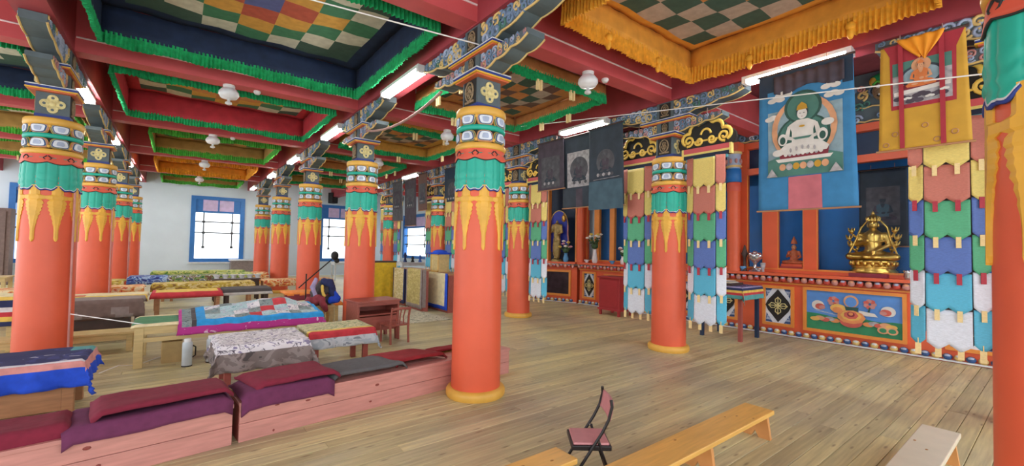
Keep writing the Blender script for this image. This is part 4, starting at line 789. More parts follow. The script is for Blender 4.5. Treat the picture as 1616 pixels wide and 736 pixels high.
caps(b, (0, 0, .78), (0, 0, 1.3), .13, .14, 9); b.ell((0, 0, 1.33), (.19, .10, .08)); caps(b, (0, 0, 1.38), (0, 0, 1.48), .05, .045, 3); b.ell((0, 0, .5), (.17, .12, .45)); b.build('figure', st, remesh=.022)
b = MB('gold'); b.ell((0, -.01, 1.56), (.075, .085, .1), 14, 10); b.lathe([(.075, 1.6), (.085, 1.63), (.05, 1.7), (.01, 1.78)], 14); b.ell((0, -.095, 1.55), (.014, .018, .02), 6, 5); b.build('head', st)
b = MB('halo_blue'); hp = [(-.34, .35), (.34, .35)]+ellp(0, 1.35, .36, .55, 18, 0, 180); b.prism(hp, .16, .2); b.m('petal_cream').tube([(x, .16, z) for x, z in ellp(0, 1.35, .36, .55, 18, 0, 180)], .02, 6); b.m('petal_pink').tube([(.345, .16, .4), (.4, .16, .7), (.36, .16, 1.0), (.36, .16, 1.35)], .03, 6); b.build('halo', st); st.children[-1].location.x = .27; st.scale = (.76, .76, .76)
def flowers(name, label, loc, vm, blooms, h, seed, vh=.26, n=9, spread=.2):
    t = thing(name, label, 'vase', loc, 0); r = random.Random(seed)
    MB(vm).lathe([(.05, 0), (.07, .03), (.075, .10), (.05, vh*.75), (.045, vh*.9), (.06, vh)], 18).build('vase', t); b = MB('leaf'); c = []
    for k in range(n):
        a = 6.28*k/n+r.random()*.5; d = spread*(.4+.6*r.random()); tip = (d*cos(a), d*sin(a), vh+(h-vh)*(.45+.55*r.random())); b.tube([(0, 0, vh*.9), (tip[0]*.4, tip[1]*.4, vh+(tip[2]-vh)*.6), tip], .005, 5); c.append(tip)
        for q in range(3): f = .35+.2*q; b.ell((tip[0]*f, tip[1]*f, vh+(tip[2]-vh)*f), (.035, .035, .02), 6, 4)
    b.ell((0, 0, vh+.08), (.09, .09, .08), 10, 6); b.build('foliage', t)
    for k, tip in enumerate(c):
        m = blooms[k % len(blooms)]; q = MB(m); q.ell(tip, (.042, .042, .032), 8, 6)
        for j in range(5): q.ell((tip[0]+.032*cos(j*1.26), tip[1]+.032*sin(j*1.26), tip[2]), (.024, .024, .016), 6, 4)
        q.build('flower', t)
flowers('flower_vase', 'tall white patterned vase with white and yellow blooms on the far altar counter', (6.17, 3.85, 1.127), 'vase_white', ['bloom_white', 'bloom_white', 'bloom_yellow'], .78, 3, .36, 10, .2)
flowers('flower_vase', 'blue glass vase with small mixed flowers at the feet of the standing statue', (5.98, 4.72, 1.127), 'vase_blue', ['bloom_yellow', 'bloom_pink', 'bloom_white'], .58, 5, .24, 9, .17)
flowers('flower_vase', 'pale vase with faded flowers by the dark blue niche left of the altar column', (6.19, 2.95, 1.127), 'vase_white', ['bloom_white', 'petal_pink'], .45, 8, .2, 7, .14)
ch = thing('offering_goblet', 'silver goblet holding bright offering balls on the counter', 'goblet', (6.2, -.10, 1.127), 0); MB('silver').lathe([(.11, 0), (.10, .02), (.03, .06), (.025, .15), (.07, .20), (.12, .25), (.125, .28)], 20).build('cup', ch)
b = MB('silver')
for k in range(9): b.ell((.075*cos(k*.8)*(k > 0), .075*sin(k*.8)*(k > 0), .30+.05*(k == 0)+.02*(k % 2)), .045, 8, 6)
b.build('offering_balls', ch)
for i, (y, m, h, r_, l) in enumerate(((.12, 'vase_blue', .09, .06, 'blue and white bowl left of the silver goblet'), (-.17, 'silver', .07, .05, 'small silver bowl right of the goblet'), (-.24, 'th_grey', .17, .04, 'grey butter lamp cone by the orange post'), (3.3, 'vase_blue', .08, .07, 'small blue bowl on the far counter'), (4.15, 'vase_white', .08, .07, 'small white bowl beside the salmon post'))):
    tag(MB(m).lathe([(r_*.6, 0), (r_*.5, h*.2), (r_, h*.7), (r_*1.05, h), (r_*.7, h*.95), (.0, h*.6)], 16, cap=False).build('offering_bowl', None, (6.2, y, 1.127)), l, 'bowl')
tag(MB('silver').lathe([(.05, 0), (.06, .04), (.055, .1), (.065, .13), (.05, .135)], 16).build('metal_cup', None, (6.2, -2.27, 1.127)), 'small grey metal cup at the right end of the altar counter', 'cup')
tag(MB('dark_wood').lathe([(.05, 0), (.03, .05), (.025, .25), (.06, .33), (.03, .42), (.01, .5)], 12).build('incense_burner', None, (6.2, .09, 1.127)), 'dark slender incense stand right of the pilaster', 'burner')
# red chest
rb = thing('red_chest', 'red chest on short legs standing before the far altar panels', 'chest', (5.5, 2.62, 0), -pi/2)
MB('box_red').box(-.29, .29, -.24, .24, .14, .84).build('body', rb, bevel=.01); MB('box_red').box(-.32, .32, -.27, .27, .84, .875).build('lid', rb, bevel=.006); MB('box_red').box(-.31, .31, -.26, .26, .12, .16).build('base_rail', rb)
for x in (-.26, .26):
    for y in (-.21, .21): MB('box_red').box(x-.025, x+.025, y-.025, y+.025, 0, .13).build('leg', rb)
MB('box_red').box(-.24, .24, -.252, -.24, .2, .78).build('front_panel', rb, bevel=.005)
# striped-cloth table
at = thing('offering_table', 'dark tall-legged table by the altar under a striped cloth', 'table', (5.3, -.02, 0), 0)
MB('dark_wood').box(-.36, .36, -.40, .36, .86, .9).build('top', at)
for x, y, m in ((-.32, -.36, 'table_red'), (-.32, .30, 'niche_navy'), (.30, -.36, 'niche_navy'), (.30, .30, 'niche_navy')): MB(m).box(x-.028, x+.028, y-.028, y+.028, 0, .86).build('leg', at)
MB('table_red').box(-.35, .35, -.39, -.37, .74, .86).box(-.35, -.33, -.39, .35, .74, .86).build('apron', at)
# ------------------------------------------------------------------ cloths and low tables
def drape(name, label, cat, x0, x1, y0, y1, z, hang, cfn, res=.035, bumpf=None, rotz=0, ripple=.03, group=None, seed=0):
    l, r, f, bk = hang; cx, cy = (x0+x1)/2, (y0+y1)/2; w, d = (x1-x0)/2, (y1-y0)/2; b = MB(cfn(w, d)); b.smooth = True
    def pos(s, t):
        ex = max(0, -w-s, s-w); ey = max(0, -d-t, t-d); x = max(-w, min(w, s)); y = max(-d, min(d, t)); drop = math.hypot(ex, ey) if ex and ey else max(ex, ey)
        o = .012+ripple*min(1, drop*4)*(.6+.5*sin((s if ey > ex else t)*21+seed)+.3*sin((s+t)*47+seed)) if drop else 0
        o = max(.006, o) if drop else 0; o = min(o, .012+drop*.6)
        sx = (1 if s > 0 else -1) if ex else 0; sy = (1 if t > 0 else -1) if ey else 0
        if ex and ey: k = min(ex, ey)*.55; x += sx*(o*.7+k*.5); y += sy*(o*.7+k*.5)
        else: x += sx*o; y += sy*o
        zz = .006-drop*.985
        if not drop and bumpf: zz += bumpf(s, t)
        elif bumpf: zz += bumpf(max(-w, min(w, s)), max(-d, min(d, t)))*max(0, 1-drop*3)
        if not drop: zz += .003*sin(s*13+seed)*sin(t*17)
        return (x, y, zz)
    S0, S1, T0, T1 = -w-l, w+r, -d-f, d+bk; nu = max(4, int((S1-S0)/res)); nv = max(4, int((T1-T0)/res))
    b.grid(lambda u, v: pos(S0+(S1-S0)*u, T0+(T1-T0)*v), nu, nv, lambda u, v: cfn(S0+(S1-S0)*u, T0+(T1-T0)*v))
    o = b.build(name, None, (cx, cy, z), rotz, solid=.005); return tag(o, label, cat, group)
def low_table(label, x0, x1, y0, y1, h, m='table_wood', leg=.06, apron=.08, rotz=0, name='low_table', shelf=None, over=.03):
    cx, cy = (x0+x1)/2, (y0+y1)/2; w, d = (x1-x0)/2, (y1-y0)/2; t = thing(name, label, 'table', (cx, cy, 0), rotz)
    MB(m).box(-w, w, -d, d, h-.03, h).build('top', t, bevel=.004)
    for sx in (-1, 1):
        for sy in (-1, 1): X, Y = sx*(w-over-leg/2), sy*(d-over-leg/2); MB(m).box(X-leg/2, X+leg/2, Y-leg/2, Y+leg/2, 0, h-.03).build('leg', t, bevel=.004)
    for sy in (-1, 1): MB(m).box(-w+over+leg, w-over-leg, sy*(d-over-.02)-.012, sy*(d-over-.02)+.012, h-.03-apron, h-.03).build('apron', t)
    for sx in (-1, 1): MB(m).box(sx*(w-over-.02)-.012, sx*(w-over-.02)+.012, -d+over+leg, d-over-leg, h-.03-apron, h-.03).build('apron', t)
    if shelf: MB(m).box(-w+over+leg, w-over-leg, -d+over, -d+over+.03, shelf[0], shelf[1]).build('stretcher', t); MB(m).box(-w+over+leg, w-over-leg, d-over-.03, d-over, shelf[0], shelf[1]).build('stretcher', t)
    return t
def pat(*ms):    # irregular printed blotches
    def f(s, t):
        n = noise.noise((s*9, t*14, 3.1))+.5*noise.noise((s*23, t*31, 1.7)); return ms[0] if n < .12 else ms[1 if n < .4 or len(ms) < 3 else 2]
    return f
# T1 white floral with grey-brown skirt
low_table('reddish low table under the white and grey flowered cloth', -2.08, -1.32, 1.35, 2.05, .47, 'table_red')
p1 = pat('c_white', 'c_lilac', 'c_dgrey')
drape('table_cloth', 'white flowered cloth with crumpled grey-brown skirt on a low table', 'tablecloth', -2.1, -1.3, 1.33, 2.07, .47, (.24, .26, .26, .2), lambda s, t: 'pr_white' if t > -.45 and abs(s) < .48 else 'pr_skirt', .026, ripple=.045)
# T2 red yellow
low_table('reddish low table under the red-bordered pale cloth', -1.2, -.5, 1.62, 2.2, .47, 'table_red')
p2 = pat('c_lightblue', 'c_grey', 'c_dgrey'); p2b = pat('c_cream', 'c_green', 'c_grey')
drape('table_cloth', 'cloth with green flowered top, red edge band and silvery skirt', 'tablecloth', -1.22, -.48, 1.60, 2.22, .47, (.08, .18, .2, .2), lambda s, t: 'pr_silver' if (t < -.38 or s > .46) else 'c_red' if t < -.29 else 'c_yellow' if t < -.23 else 'pr_green', .024, ripple=.035)
# T0 blue
low_table('low wooden table with plank front under the royal blue cloth', -4.3, -3.08, 1.45, 2.05, .47, 'table_wood', leg=.075, shelf=(.06, .30))
p0 = pat('c_navy', 'c_white'); 
drape('table_cloth', 'navy-topped cloth with royal blue satin skirt on the low table at the left edge', 'tablecloth', -4.32, -3.06, 1.43, 2.07, .47, (.1, .2, .22, .1), lambda s, t: ('c_royal' if (t < -.38 or s > .72) else 'c_pink' if (t < -.32 or s > .64) else 'c_white' if t < -.29 else ('c_teal' if s > .5 and t > .12 else 'pr_navy')), .026, ripple=.05)
# pale frame table under the patchwork quilt
fr_t = low_table('long pale wooden frame table carrying the patchwork quilt', -2.82, -1.0, 2.93, 3.75, .5, 'pale_wood', leg=.085, shelf=(.30, .35), over=.0)
drape('green_cloth', 'green and cream runner under the left end of the quilt', 'cloth', -2.84, -2.35, 2.92, 3.7, .502, (.02, .0, .02, 0), lambda s, t: 'c_green' if -.3 < t < .3 else 'c_cream', .05, ripple=.01)
def quilt_c(s, t):
    W_, D_ = .83, .42; l, r, f = -W_, .95, -.53
    e = min(s+.86, 1.02-s, t+.56)
    if e < .07: return 'pr_magenta'
    if s < -.66 or s > .86: return 'pr_quilt_grey' if (s < -.70 or s > .9) else 'c_dgrey'
    if e < .17 or s < -.56 or s > .76: return 'c_sky'
    i = math.floor((s+.56)/.16); j = math.floor((t+.40)/.16)
    if i-j == 3 and i < 6: return 'c_red'
    return ('pr_quilt', 'pr_quilt', 'pr_quilt_grey', 'pr_white')[(i*3+j*5) % 4]
def qb(s, t): return .09*math.exp(-((s-.1)/.36)**2-((t-.1)/.28)**2)+.10*math.exp(-((s-.4)/.28)**2-((t-.12)/.24)**2)+.06*math.exp(-((s+.35)/.3)**2-((t-.2)/.2)**2)+.02*noise.noise((s*6, t*6, 0))+.06*max(0, t+.3)
drape('patchwork_quilt', 'patchwork quilt with sky-blue frame and magenta edge heaped on the long pale table', 'quilt', -2.40, -.76, 2.92, 3.76, .512, (.03, .12, .17, .0), quilt_c, .024, qb, ripple=.02)
# flasks, carton
for x, y, l in ((-2.32, 2.78, 'silvery tall flask in front of the table frame, beside the carton'), (-2.08, 2.85, 'silvery flask half hidden by the flowered white cloth')):
    t = thing('thermos_flask', l, 'flask', (x, y, 0), 0, 'flasks by the quilt table'); MB('flask').lathe([(.045, 0), (.052, .01), (.052, .27), (.045, .29)], 20).build('body', t); MB('flask_cap').lathe([(.036, .29), (.036, .325), (.03, .33)], 18).build('cap', t); MB('black').tube([(.05, 0, .1), (.08, 0, .12), (.08, 0, .22), (.05, 0, .24)], .008, 6).build('handle', t); MB('black').lathe([(.054, 0), (.054, .012)], 20).build('foot', t)
t = thing('cardboard_box', 'tan cardboard box on the floor under the quilt table', 'box', (-2.47, 3.15, 0), .05); MB('carton').box(-.10, .10, -.09, .09, 0, .25).build('body', t)
for s in (-1, 1): MB('carton').box(-.10, .10, min(0, s*.09)+.002, max(0, s*.09)-.002, .25, .256).build('flap', t)
# bench with dark side behind, pale seat
low_table('long dark-sided bench with pale seat board at left behind the big column', -4.3, -2.87, 4.03, 4.4, .27, 'pale_wood', name='low_bench')
low_table('brown draped long table behind the pale bench at left', -4.0, -2.85, 4.95, 5.5, .6, 'dark_wood')
drape('brown_cloth', 'dull brown cloth hanging to half height over the table behind the left-edge column', 'tablecloth', -4.0, -2.85, 4.93, 5.5, .602, (.05, .05, .26, .1), lambda s, t: 'c_grey' if t > -.2 else ('c_brown' if noise.noise((s*3, t*3, 0)) < .25 else 'c_grey'), .05, ripple=.02)
MBX = MB('dark_wood').box(-3.85, -3.0, 5.08, 5.38, 0, .3); tag(MBX.build('dark_filler'), 'dark low block filling the dark space under the brown cloth', 'chest')  # plain dark block, stands in for the dark space under the table
low_table('table under the yellow and cream cloth right of the second left column', -4.0, -2.88, 6.1, 6.7, .55, 'pale_wood')
drape('yellow_cloth', 'yellow-cream cloth on the table at the foot of the second left column', 'tablecloth', -4.0, -2.86, 6.08, 6.7, .552, (.05, .05, .1, .05), lambda s, t: 'c_yellow' if t < -.2 else ('c_red' if s < -.2 and t < 0 else 'c_cream'), .05, ripple=.015)
low_table('table under the orange-red runner behind the quilt', -2.78, -1.75, 6.3, 6.9, .55, 'table_wood')
drape('red_runner', 'yellow cloth with red border on the table behind the quilt', 'tablecloth', -2.8, -1.75, 6.28, 6.9, .552, (.05, .05, .1, .05), lambda s, t: 'c_red' if (abs(s) > .46 or t < -.27) else 'c_yellow', .05, ripple=.015)
low_table('table under the dark grey cloth behind the quilt mound', -1.7, -.9, 6.5, 7.1, .55, 'dark_wood')
drape('grey_cloth', 'dark grey cloth on a table just behind the quilt mound', 'tablecloth', -1.72, -.88, 6.48, 7.1, .552, (.05, .05, .12, .05), lambda s, t: 'c_white' if t < -.36 else 'c_dgrey', .05, ripple=.015)
low_table('table under the scalloped orange cloth at right behind the quilt', -.75, .15, 5.6, 6.1, .52, 'table_wood')
drape('scalloped_cloth', 'orange and dark red scalloped cloth on the table left of the desk column', 'tablecloth', -.77, .17, 5.58, 6.1, .522, (.03, .03, .16, .05), lambda s, t: 'c_orange' if t > -.30-.03*(sin(s*28) > 0) else 'th_maroon', .025, ripple=.012)
low_table('bench under the plain orange runner before the scalloped cloth', -.72, .1, 5.0, 5.4, .38, 'pale_wood', name='low_bench')
drape('orange_runner', 'orange runner over the low bench left of the desk column', 'cloth', -.74, .12, 4.98, 5.42, .382, (.03, .03, .08, .03), lambda s, t: 'c_orange' if t < -.05 else 'c_cream', .05, ripple=.01)
# far rows
fr_specs = [(-3.35, -2.65, 9.9, .62, 'pr_blue_far', 'blue flowered cloth on the far table row, left'), (-2.6, -1.6, 9.9, .62, 'pr_green_far', 'green and brown flowered cloth in the far table row'), (-1.55, -.75, 10.6, .62, 'pr_lime_far', 'green-yellow cloth on the far row behind the white bowls'), (-.7, -.36, 10.6, .62, 'pr_warm_far', 'orange-edged cream cloth at the right of the far row'), (-4.4, -3.4, 9.0, .6, 'pr_mustard_far', 'mustard patterned cloth between the left-row columns')]
for x0, x1, y, h, ms, l in fr_specs:
    low_table('wooden table under the '+l, x0, x1, y, y+.6, h, 'table_wood'); drape('flowered_cloth', l, 'tablecloth', x0-.02, x1+.02, y-.02, y+.62, h+.002, (.03, .03, .2, .05), lambda s, t: ms, .05, ripple=.015)
for x0, x1, y, h, ms, l in [(-4.9, -3.0, 7.75, .56, 'pr_warm_far', 'red and cream flowered cloth between the second and third left columns'), (-2.85, -1.0, 8.2, .56, 'pr_mustard_far', 'mustard flowered cloth on the table behind the red-bordered one'), (-3.0, -.8, 11.9, .62, 'pr_lime_far', 'pale lime cloth on the farthest table row'), (-6.8, -4.4, 7.0, .62, 'pr_warm_far', 'warm flowered cloth at the far left behind the striped one'), (-.7, .9, 8.6, .55, 'pr_warm_far', 'orange flowered cloth between the thin columns')]:
    low_table('wooden table under the '+l, x0, x1, y, y+.55, h, 'table_wood'); drape('flowered_cloth', l, 'tablecloth', x0-.02, x1+.02, y-.02, y+.57, h+.002, (.03, .03, .16, .05), lambda s, t: ms, .05, ripple=.015)
low_table('narrow table carrying the white bowls in the far row', -1.75, -.7, 9.3, 9.75, .56, 'dark_wood')
for k in range(6): tag(MB('plate_white').lathe([(.05, 0), (.045, .02), (.085, .09), (.09, .10), (.07, .09), (.0, .03)], 14, cap=False).build('white_bowl', None, (-1.65+.18*k, 9.5, .562)), ['leftmost', 'second', 'third', 'fourth', 'fifth', 'rightmost'][k]+' white bowl in the row before the far green cloth', 'bowl', 'white bowls in the far row')
low_table('table under the striped stack of cloths at the left edge', -5.6, -4.1, 4.75, 5.35, .72, 'pale_wood')
drape('striped_cloth', 'cloth with yellow, navy, white and red stripes hanging at the left edge', 'tablecloth', -5.6, -4.08, 4.73, 5.35, .722, (.05, .05, .38, .05), lambda s, t: 'c_cream' if t > -.30 else ('c_yellow', 'c_navy', 'c_white', 'c_red', 'c_yellow', 'c_navy')[min(5, int((-.30-t)/.065))], .03, ripple=.012)
low_table('pale far table at the left edge below the window', -7.2, -5.2, 9.6, 10.2, .7, 'pale_wood')
tag(MB('c_brown').box(-7.7, -6.72, 17.0, 17.5, 0, 2.45).box(-7.6, -6.82, 16.97, 17.0, .1, 2.35).build('tall_cabinet'), 'tall dark purple-brown cabinet at the far left by the window', 'cabinet')
t = thing('side_cabinet', 'grey cabinet with white top below the first blue window', 'cabinet', (-.15, 17.75, 0)); MB('c_grey').box(-.55, .6, -.3, .3, 0, .72).build('body', t); MB('plate_white').box(-.6, .65, -.34, .3, .72, .77).build('top', t)
t = low_table('white table below the second blue window', 2.6, 3.9, 14.6, 15.2, .75, 'plate_white')
t = thing('wall_speaker', 'black loudspeaker hung near the ceiling above the second window', 'speaker', (3.35, 17.85, 3.45), .4); MB('black').box(-.16, .16, -.15, .15, 0, .5).build('cabinet', t, bevel=.01); MB('block_dark').lathe([(.10, 0), (.1, .01)], 16).build('cone', t); t.children[-1].rotation_euler = (pi/2, 0, 0); t.children[-1].location = (0, -.15, .2); MB('bar_grey').tube([(0, .15, .3), (0, .25, .35)], .02, 6).build('bracket', t)
# desk, chair behind, tan bench, bag
dk = thing('wooden_desk', 'red-brown open-fronted wooden desk at the foot of the second column', 'desk', (.05, 3.10, 0), radians(5))
w, d, h = .33, .22, .60
MB('desk_red').box(-w-.03, w+.03, -d-.03, d+.03, h, h+.03).build('top', dk, bevel=.005)
for s in (-1, 1): MB('desk_red').box(s*w-.014, s*w+.014, -d, d, .16, h).build('side_panel', dk)
MB('desk_red').box(-w, w, d-.02, d, .16, h).build('back_panel', dk); MB('desk_red').box(-w+.014, w-.014, -d, d-.02, .40, .42).build('shelf', dk); MB('desk_red').box(-w+.014, w-.014, -d+.01, -d+.03, .16, .38).build('drawer_front', dk); MB('desk_red').box(-w+.014, w-.014, -d, -d+.02, h-.05, h).build('rail', dk)
for sx in (-1, 1):
    for sy in (-1, 1): MB('desk_red').bar((sx*(w-.02), sy*(d-.03), .16), (sx*(w-.01), sy*(d-.03), 0), .045, .045, (0, 1, 0)).build('leg', dk)
cr = thing('wooden_chair', 'red-brown chair with curved slat back pushed against the desk front', 'chair', (.25, 2.70, 0), radians(6))
for x in (-.15, .15): MB('desk_red').tube([(x, -.17, 0), (x, -.15, .22), (x, -.16, .40), (x*1.0, -.2, .55)], .018, 7).build('back_leg', cr); MB('desk_red').tube([(x, .14, 0), (x, .14, .27)], .017, 7).build('front_leg', cr)
MB('desk_red').box(-.17, .17, -.16, .16, .265, .29).build('seat', cr, bevel=.006); MB('desk_red').tube([(-.16, -.185, .52), (0, -.215, .54), (.16, -.185, .52)], .022, 7).build('top_rail', cr)
for x in (-.07, 0, .07): MB('desk_red').tube([(x, -.155, .28), (x*.8, -.165, .40), (x, -.2, .53)], .010, 6).build('back_slat', cr)
low_table('light tan bench between the quilt and the red desk', -.98, -.32, 3.84, 4.2, .47, 'pale_wood', name='tan_bench', leg=.05)
bg = thing('clothes_bundle', 'heap of dark blue and brown clothes with a blue bag on the tan bench', 'clothes', (-.52, 3.98, .475), 0)
ctex = bpy.data.textures.new('folds', 'CLOUDS'); ctex.noise_scale = .09
def lump(name, m, segs):
    b = MB(m)
    for p, q, r0, r1 in segs: caps(b, p, q, r0, r1, 7)
    o = b.build(name, bg, remesh=.014); d_ = o.modifiers.new('folds', 'DISPLACE'); d_.texture = ctex; d_.strength = .05; d_.mid_level = .55
lump('coat', 'c_dgrey', [((-.16, .03, .06), (.14, .05, .06), .08, .08), ((-.1, .03, .2), (.08, .05, .36), .07, .08), ((.08, .05, .36), (.17, .02, .2), .08, .07), ((0, .06, .1), (.02, .06, .34), .1, .08)])
lump('blue_jacket', 'c_navy', [((.02, -.03, .39), (.13, -.03, .36), .06, .07), ((.13, -.03, .36), (.2, -.04, .14), .06, .06)])
lump('blue_bag', 'c_royal', [((.14, -.08, .07), (.25, -.08, .09), .065, .06), ((.24, -.07, .1), (.2, -.07, .2), .05, .035)])
lump('grey_sleeve', 'c_lilac', [((-.1, -.04, .42), (-.15, -.06, .3), .045, .04), ((-.15, -.06, .3), (-.09, -.09, .1), .04, .035)])
lump('brown_cloth', 'th_maroon', [((-.2, -.06, .08), (-.12, -.1, .06), .07, .06), ((-.1, -.1, .14), (-.02, -.16, .1), .05, .05), ((-.02, -.2, .05), (.02, -.235, -.06), .05, .045)])
lump('yellow_lining', 'c_yellow', [((-.01, -.08, .32), (.02, -.1, .16), .03, .035)])
ms = thing('microphone_stand', 'black boom microphone with round windscreen before the columns', 'microphone', (-.60, 4.72, 0), 0)
MB('black_metal').lathe([(.14, 0), (.14, .02), (.02, .04)], 18).build('base', ms); MB('black_metal').tube([(0, 0, .03), (0, 0, .95)], .012, 8).build('pole', ms); MB('black_metal').tube([(-.12, 0, .70), (.0, -.02, .82), (.42, -.05, 1.21)], .011, 8).build('boom', ms)
b = MB('black'); b.ell((.47, -.05, 1.28), (.07, .07, .085), 14, 9); b.ell((.51, -.05, 1.19), (.05, .05, .05), 10, 7); b.build('windscreen', ms)
# yellow screen and brocade-fronted tables
ysn = thing('yellow_screen', 'tall stand draped in plain yellow cloth behind the desk column', 'screen', (1.55, 7.2, 0), 0); MB('dark_wood').box(-.60, .60, -.03, .25, 1.04, 1.08).build('top_rail', ysn)
b = MB('c_mustard'); b.smooth = True; b.grid(lambda u, v: (-.58+1.16*u, -.04-.012*sin(u*30)*v, 1.04-1.02*v), 40, 8); b.build('yellow_cloth', ysn, solid=.006)
for x in (-.55, .55): MB('dark_wood').box(x-.03, x+.03, .0, .2, 0, 1.04).build('leg', ysn)
def shrine_table(label, x, y0, y1, h, mid, border, depth=.5, topm='table_wood', side=True):
    t = thing('cloth_fronted_table', label, 'table', (x, (y0+y1)/2, 0), -pi/2); w = (y1-y0)/2
    MB('desk_red').box(-w+.03, w-.03, .03, depth-.03, .0, h-.04).build('body', t); MB(topm).box(-w, w, .0, depth, h-.04, h).build('top', t)
    b = MB(border); b.smooth = True; b.grid(lambda u, v: ((u-.5)*2*w, -.012-.012*sin(u*16)*v, h+.004-(h-.06)*v), 24, 10, lambda u, v: border if (u < .07 or u > .9 or v > .86 or v < .05) else mid); b.build('front_cloth', t, solid=.006)
    if not side: return t
    b = MB(border); b.grid(lambda u, v: (w+.008, .0+depth*.45*u, h-.001-(h*.9)*v), 6, 8); b.build('side_cloth', t, solid=.006); return t
shrine_table('far altar table with pale brocade front and navy hem beside the yellow screen', 1.98, 6.25, 6.95, .92, 'pr_brocade', 'c_navy'); shrine_table('middle altar table with mustard-grey brocade front', 1.93, 5.2, 6.03, .96, 'pr_olive', 'c_grey', .2); shrine_table('nearest altar table with white brocade front and royal blue border', 2.33, 4.75, 5.95, .88, 'c_cream', 'c_royal', side=False)
bx = thing('glass_box', 'framed box with blue cloth top standing on the nearest brocade table', 'box', (2.55, 5.55, .882), -pi/2); MB('c_brocade').box(-.2, .2, -.14, .14, 0, .42).build('body', bx); MB('c_royal').box(-.24, .24, -.18, .18, .42, .46).ell((0, 0, .46), (.22, .17, .07)).build('blue_cover', bx); MB('offer_yellow').box(-.2, -.17, -.15, -.14, 0, .42).box(.17, .2, -.15, -.14, 0, .42).box(-.2, .2, -.15, -.14, .39, .42).box(-.2, .2, -.15, -.14, 0, .03).build('frame', bx)
low_table('white table with small vessels under the altar-side window', 2.9, 4.2, 8.6, 9.3, .98, 'plate_white')
for i, (x, h) in enumerate(((3.1, .3), (3.35, .18), (3.6, .22), (3.9, .16))): tag(MB(('c_navy', 'black', 'c_blue', 'c_navy')[i]).lathe([(.06, 0), (.03, h*.4), (.05, h*.7), (.015, h)], 12).build('small_vessel', None, (x, 8.8, .98)), ['tall thin dark vessel on the white table', 'short black vessel on the white table', 'blue vessel in the middle of the white table', 'small dark vessel at the right of the white table'][i], 'vessel')
# rug near the brocade tables
b = MB('c_cream'); b.grid(lambda u, v: (1.0+1.0*u, 4.0+2.6*v, .006), 40, 40, lambda u, v: 'pr_rug'); tag(b.build('floor_rug', solid=.006), 'pale patterned rug on the floor before the brocade tables', 'rug')
# striped cloth on the offering table
drape('striped_cloth', 'rainbow-striped cloth on the dark table beside the altar', 'tablecloth', 4.93, 5.67, -.43, .35, .902, (.2, .03, .22, .05), lambda s, t: (lambda e: 'c_lilac' if e < .02 else 'c_navy' if e < .06 else 'c_yellow' if e < .1 else 'c_red' if e < .145 else 'c_teal')(max(-.37-s, -.39-t)) if max(-.37-s, -.39-t) > 0 else 'pr_lilac', .02, ripple=.02)
t = thing('paper_tray', 'dark tray with loose papers on the striped cloth', 'tray', (5.2, .05, .914)); MB('dark_wood').box(-.22, .22, -.28, .26, 0, .04).build('tray', t)
for k in range(4): MB(('plate_white', 'c_cream', 'c_grey', 'plate_white')[k]).box(-.19+.02*k, .16, -.24+.02*k, .2, .04+.008*k, .046+.008*k).build('paper', t)
# ------------------------------------------------------------------ long red bench and mats (slightly skewed to the grid)
BA = math.atan(.105); BM = Matrix.Translation((0, .30, 0)) @ Matrix.Rotation(BA, 4, 'Z')
def bench(label, x0, x1, dark=0):
    t = thing('long_red_bench', label, 'bench', tuple(BM @ Vector(((x0+x1)/2, 0, 0))), BA); w = (x1-x0)/2; D = .44
    for z0, z1 in ((.0, .135), (.138, .27)): MB('bench_red').box(-w, w, 0, .028, z0, z1).build('front_plank', t, bevel=.003); MB('bench_red').box(-w, w, D-.028, D, z0, z1).build('back_plank', t)
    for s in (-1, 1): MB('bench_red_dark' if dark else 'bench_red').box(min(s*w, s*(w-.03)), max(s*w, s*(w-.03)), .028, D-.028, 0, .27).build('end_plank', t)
    for k in range(3): MB('bench_red' if k < 2 else 'pine').box(-w-.005, w+.005, -.012+k*.152, .138+k*.152, .27, .298).build('seat_plank', t, bevel=.003)
    b = MB('knot')
    for k in range(int(w*7)): b.ell((rnd.uniform(-w+.1, w-.1), 0, rnd.choice((.06, .2))+rnd.uniform(-.03, .03)), (rnd.uniform(.008, .022), .0022, rnd.uniform(.006, .013)), 8, 4)
    b.build('wood_knots', t)['kind'] = 'stuff'; return t
bench('long pinkish-red plank bench at the lower left, nearest part with two maroon mats', -4.6, -2.10)
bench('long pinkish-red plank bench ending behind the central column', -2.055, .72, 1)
def mat_pad(label, x0, x1, y0, y1, z, h, m, seed, over=0, m2=None, skew=0):
    b = MB(m); b.smooth = True; w, d = (x1-x0)/2, (y1-y0)/2
    def g(u, v):
        x = (u-.5)*2*w; t = v*(2*d+over*1)-d-over   # front overhang folds down
        zz = 0; y = t
        if t < -d: zz = -(-d-t)*.95; y = -d-.012-.01*sin(x*5+seed)
        ed = min(1, min(u, 1-u)*2*w/.05); ed2 = min(1, max(0, (1-v))*2*d/.05)
        n_ = .012*noise.noise((x*3+seed, y*4, 0))+.006*noise.noise((x*9, y*9, seed))
        return (x+skew*(y/d)*.5+.012*noise.noise((y*6, seed, 0)), y, h*(ed*ed2)**.5+n_*ed+zz if t >= -d else h*ed**.5+zz+n_)
    b.grid(g, max(10, int(w*40)), 22); b2 = b.build('floor_mat', None, tuple(BM @ Vector(((x0+x1)/2, (y0+y1)/2, z))), BA, solid=.02); return tag(b2, label, 'mat', )
mat_pad('plain maroon mat at the far left end of the bench', -4.5, -2.93, .03, .40, .318, .05, 'maroon_mat', 1, .09)
mat_pad('purple mat under the maroon one, left bench', -2.98, -2.105, -.01, .42, .318, .035, 'purple_mat', 2, .10); mat_pad('maroon mat lying on the purple mat of the left bench', -2.86, -2.10, .03, .44, .365, .045, 'maroon_mat', 3, .02)
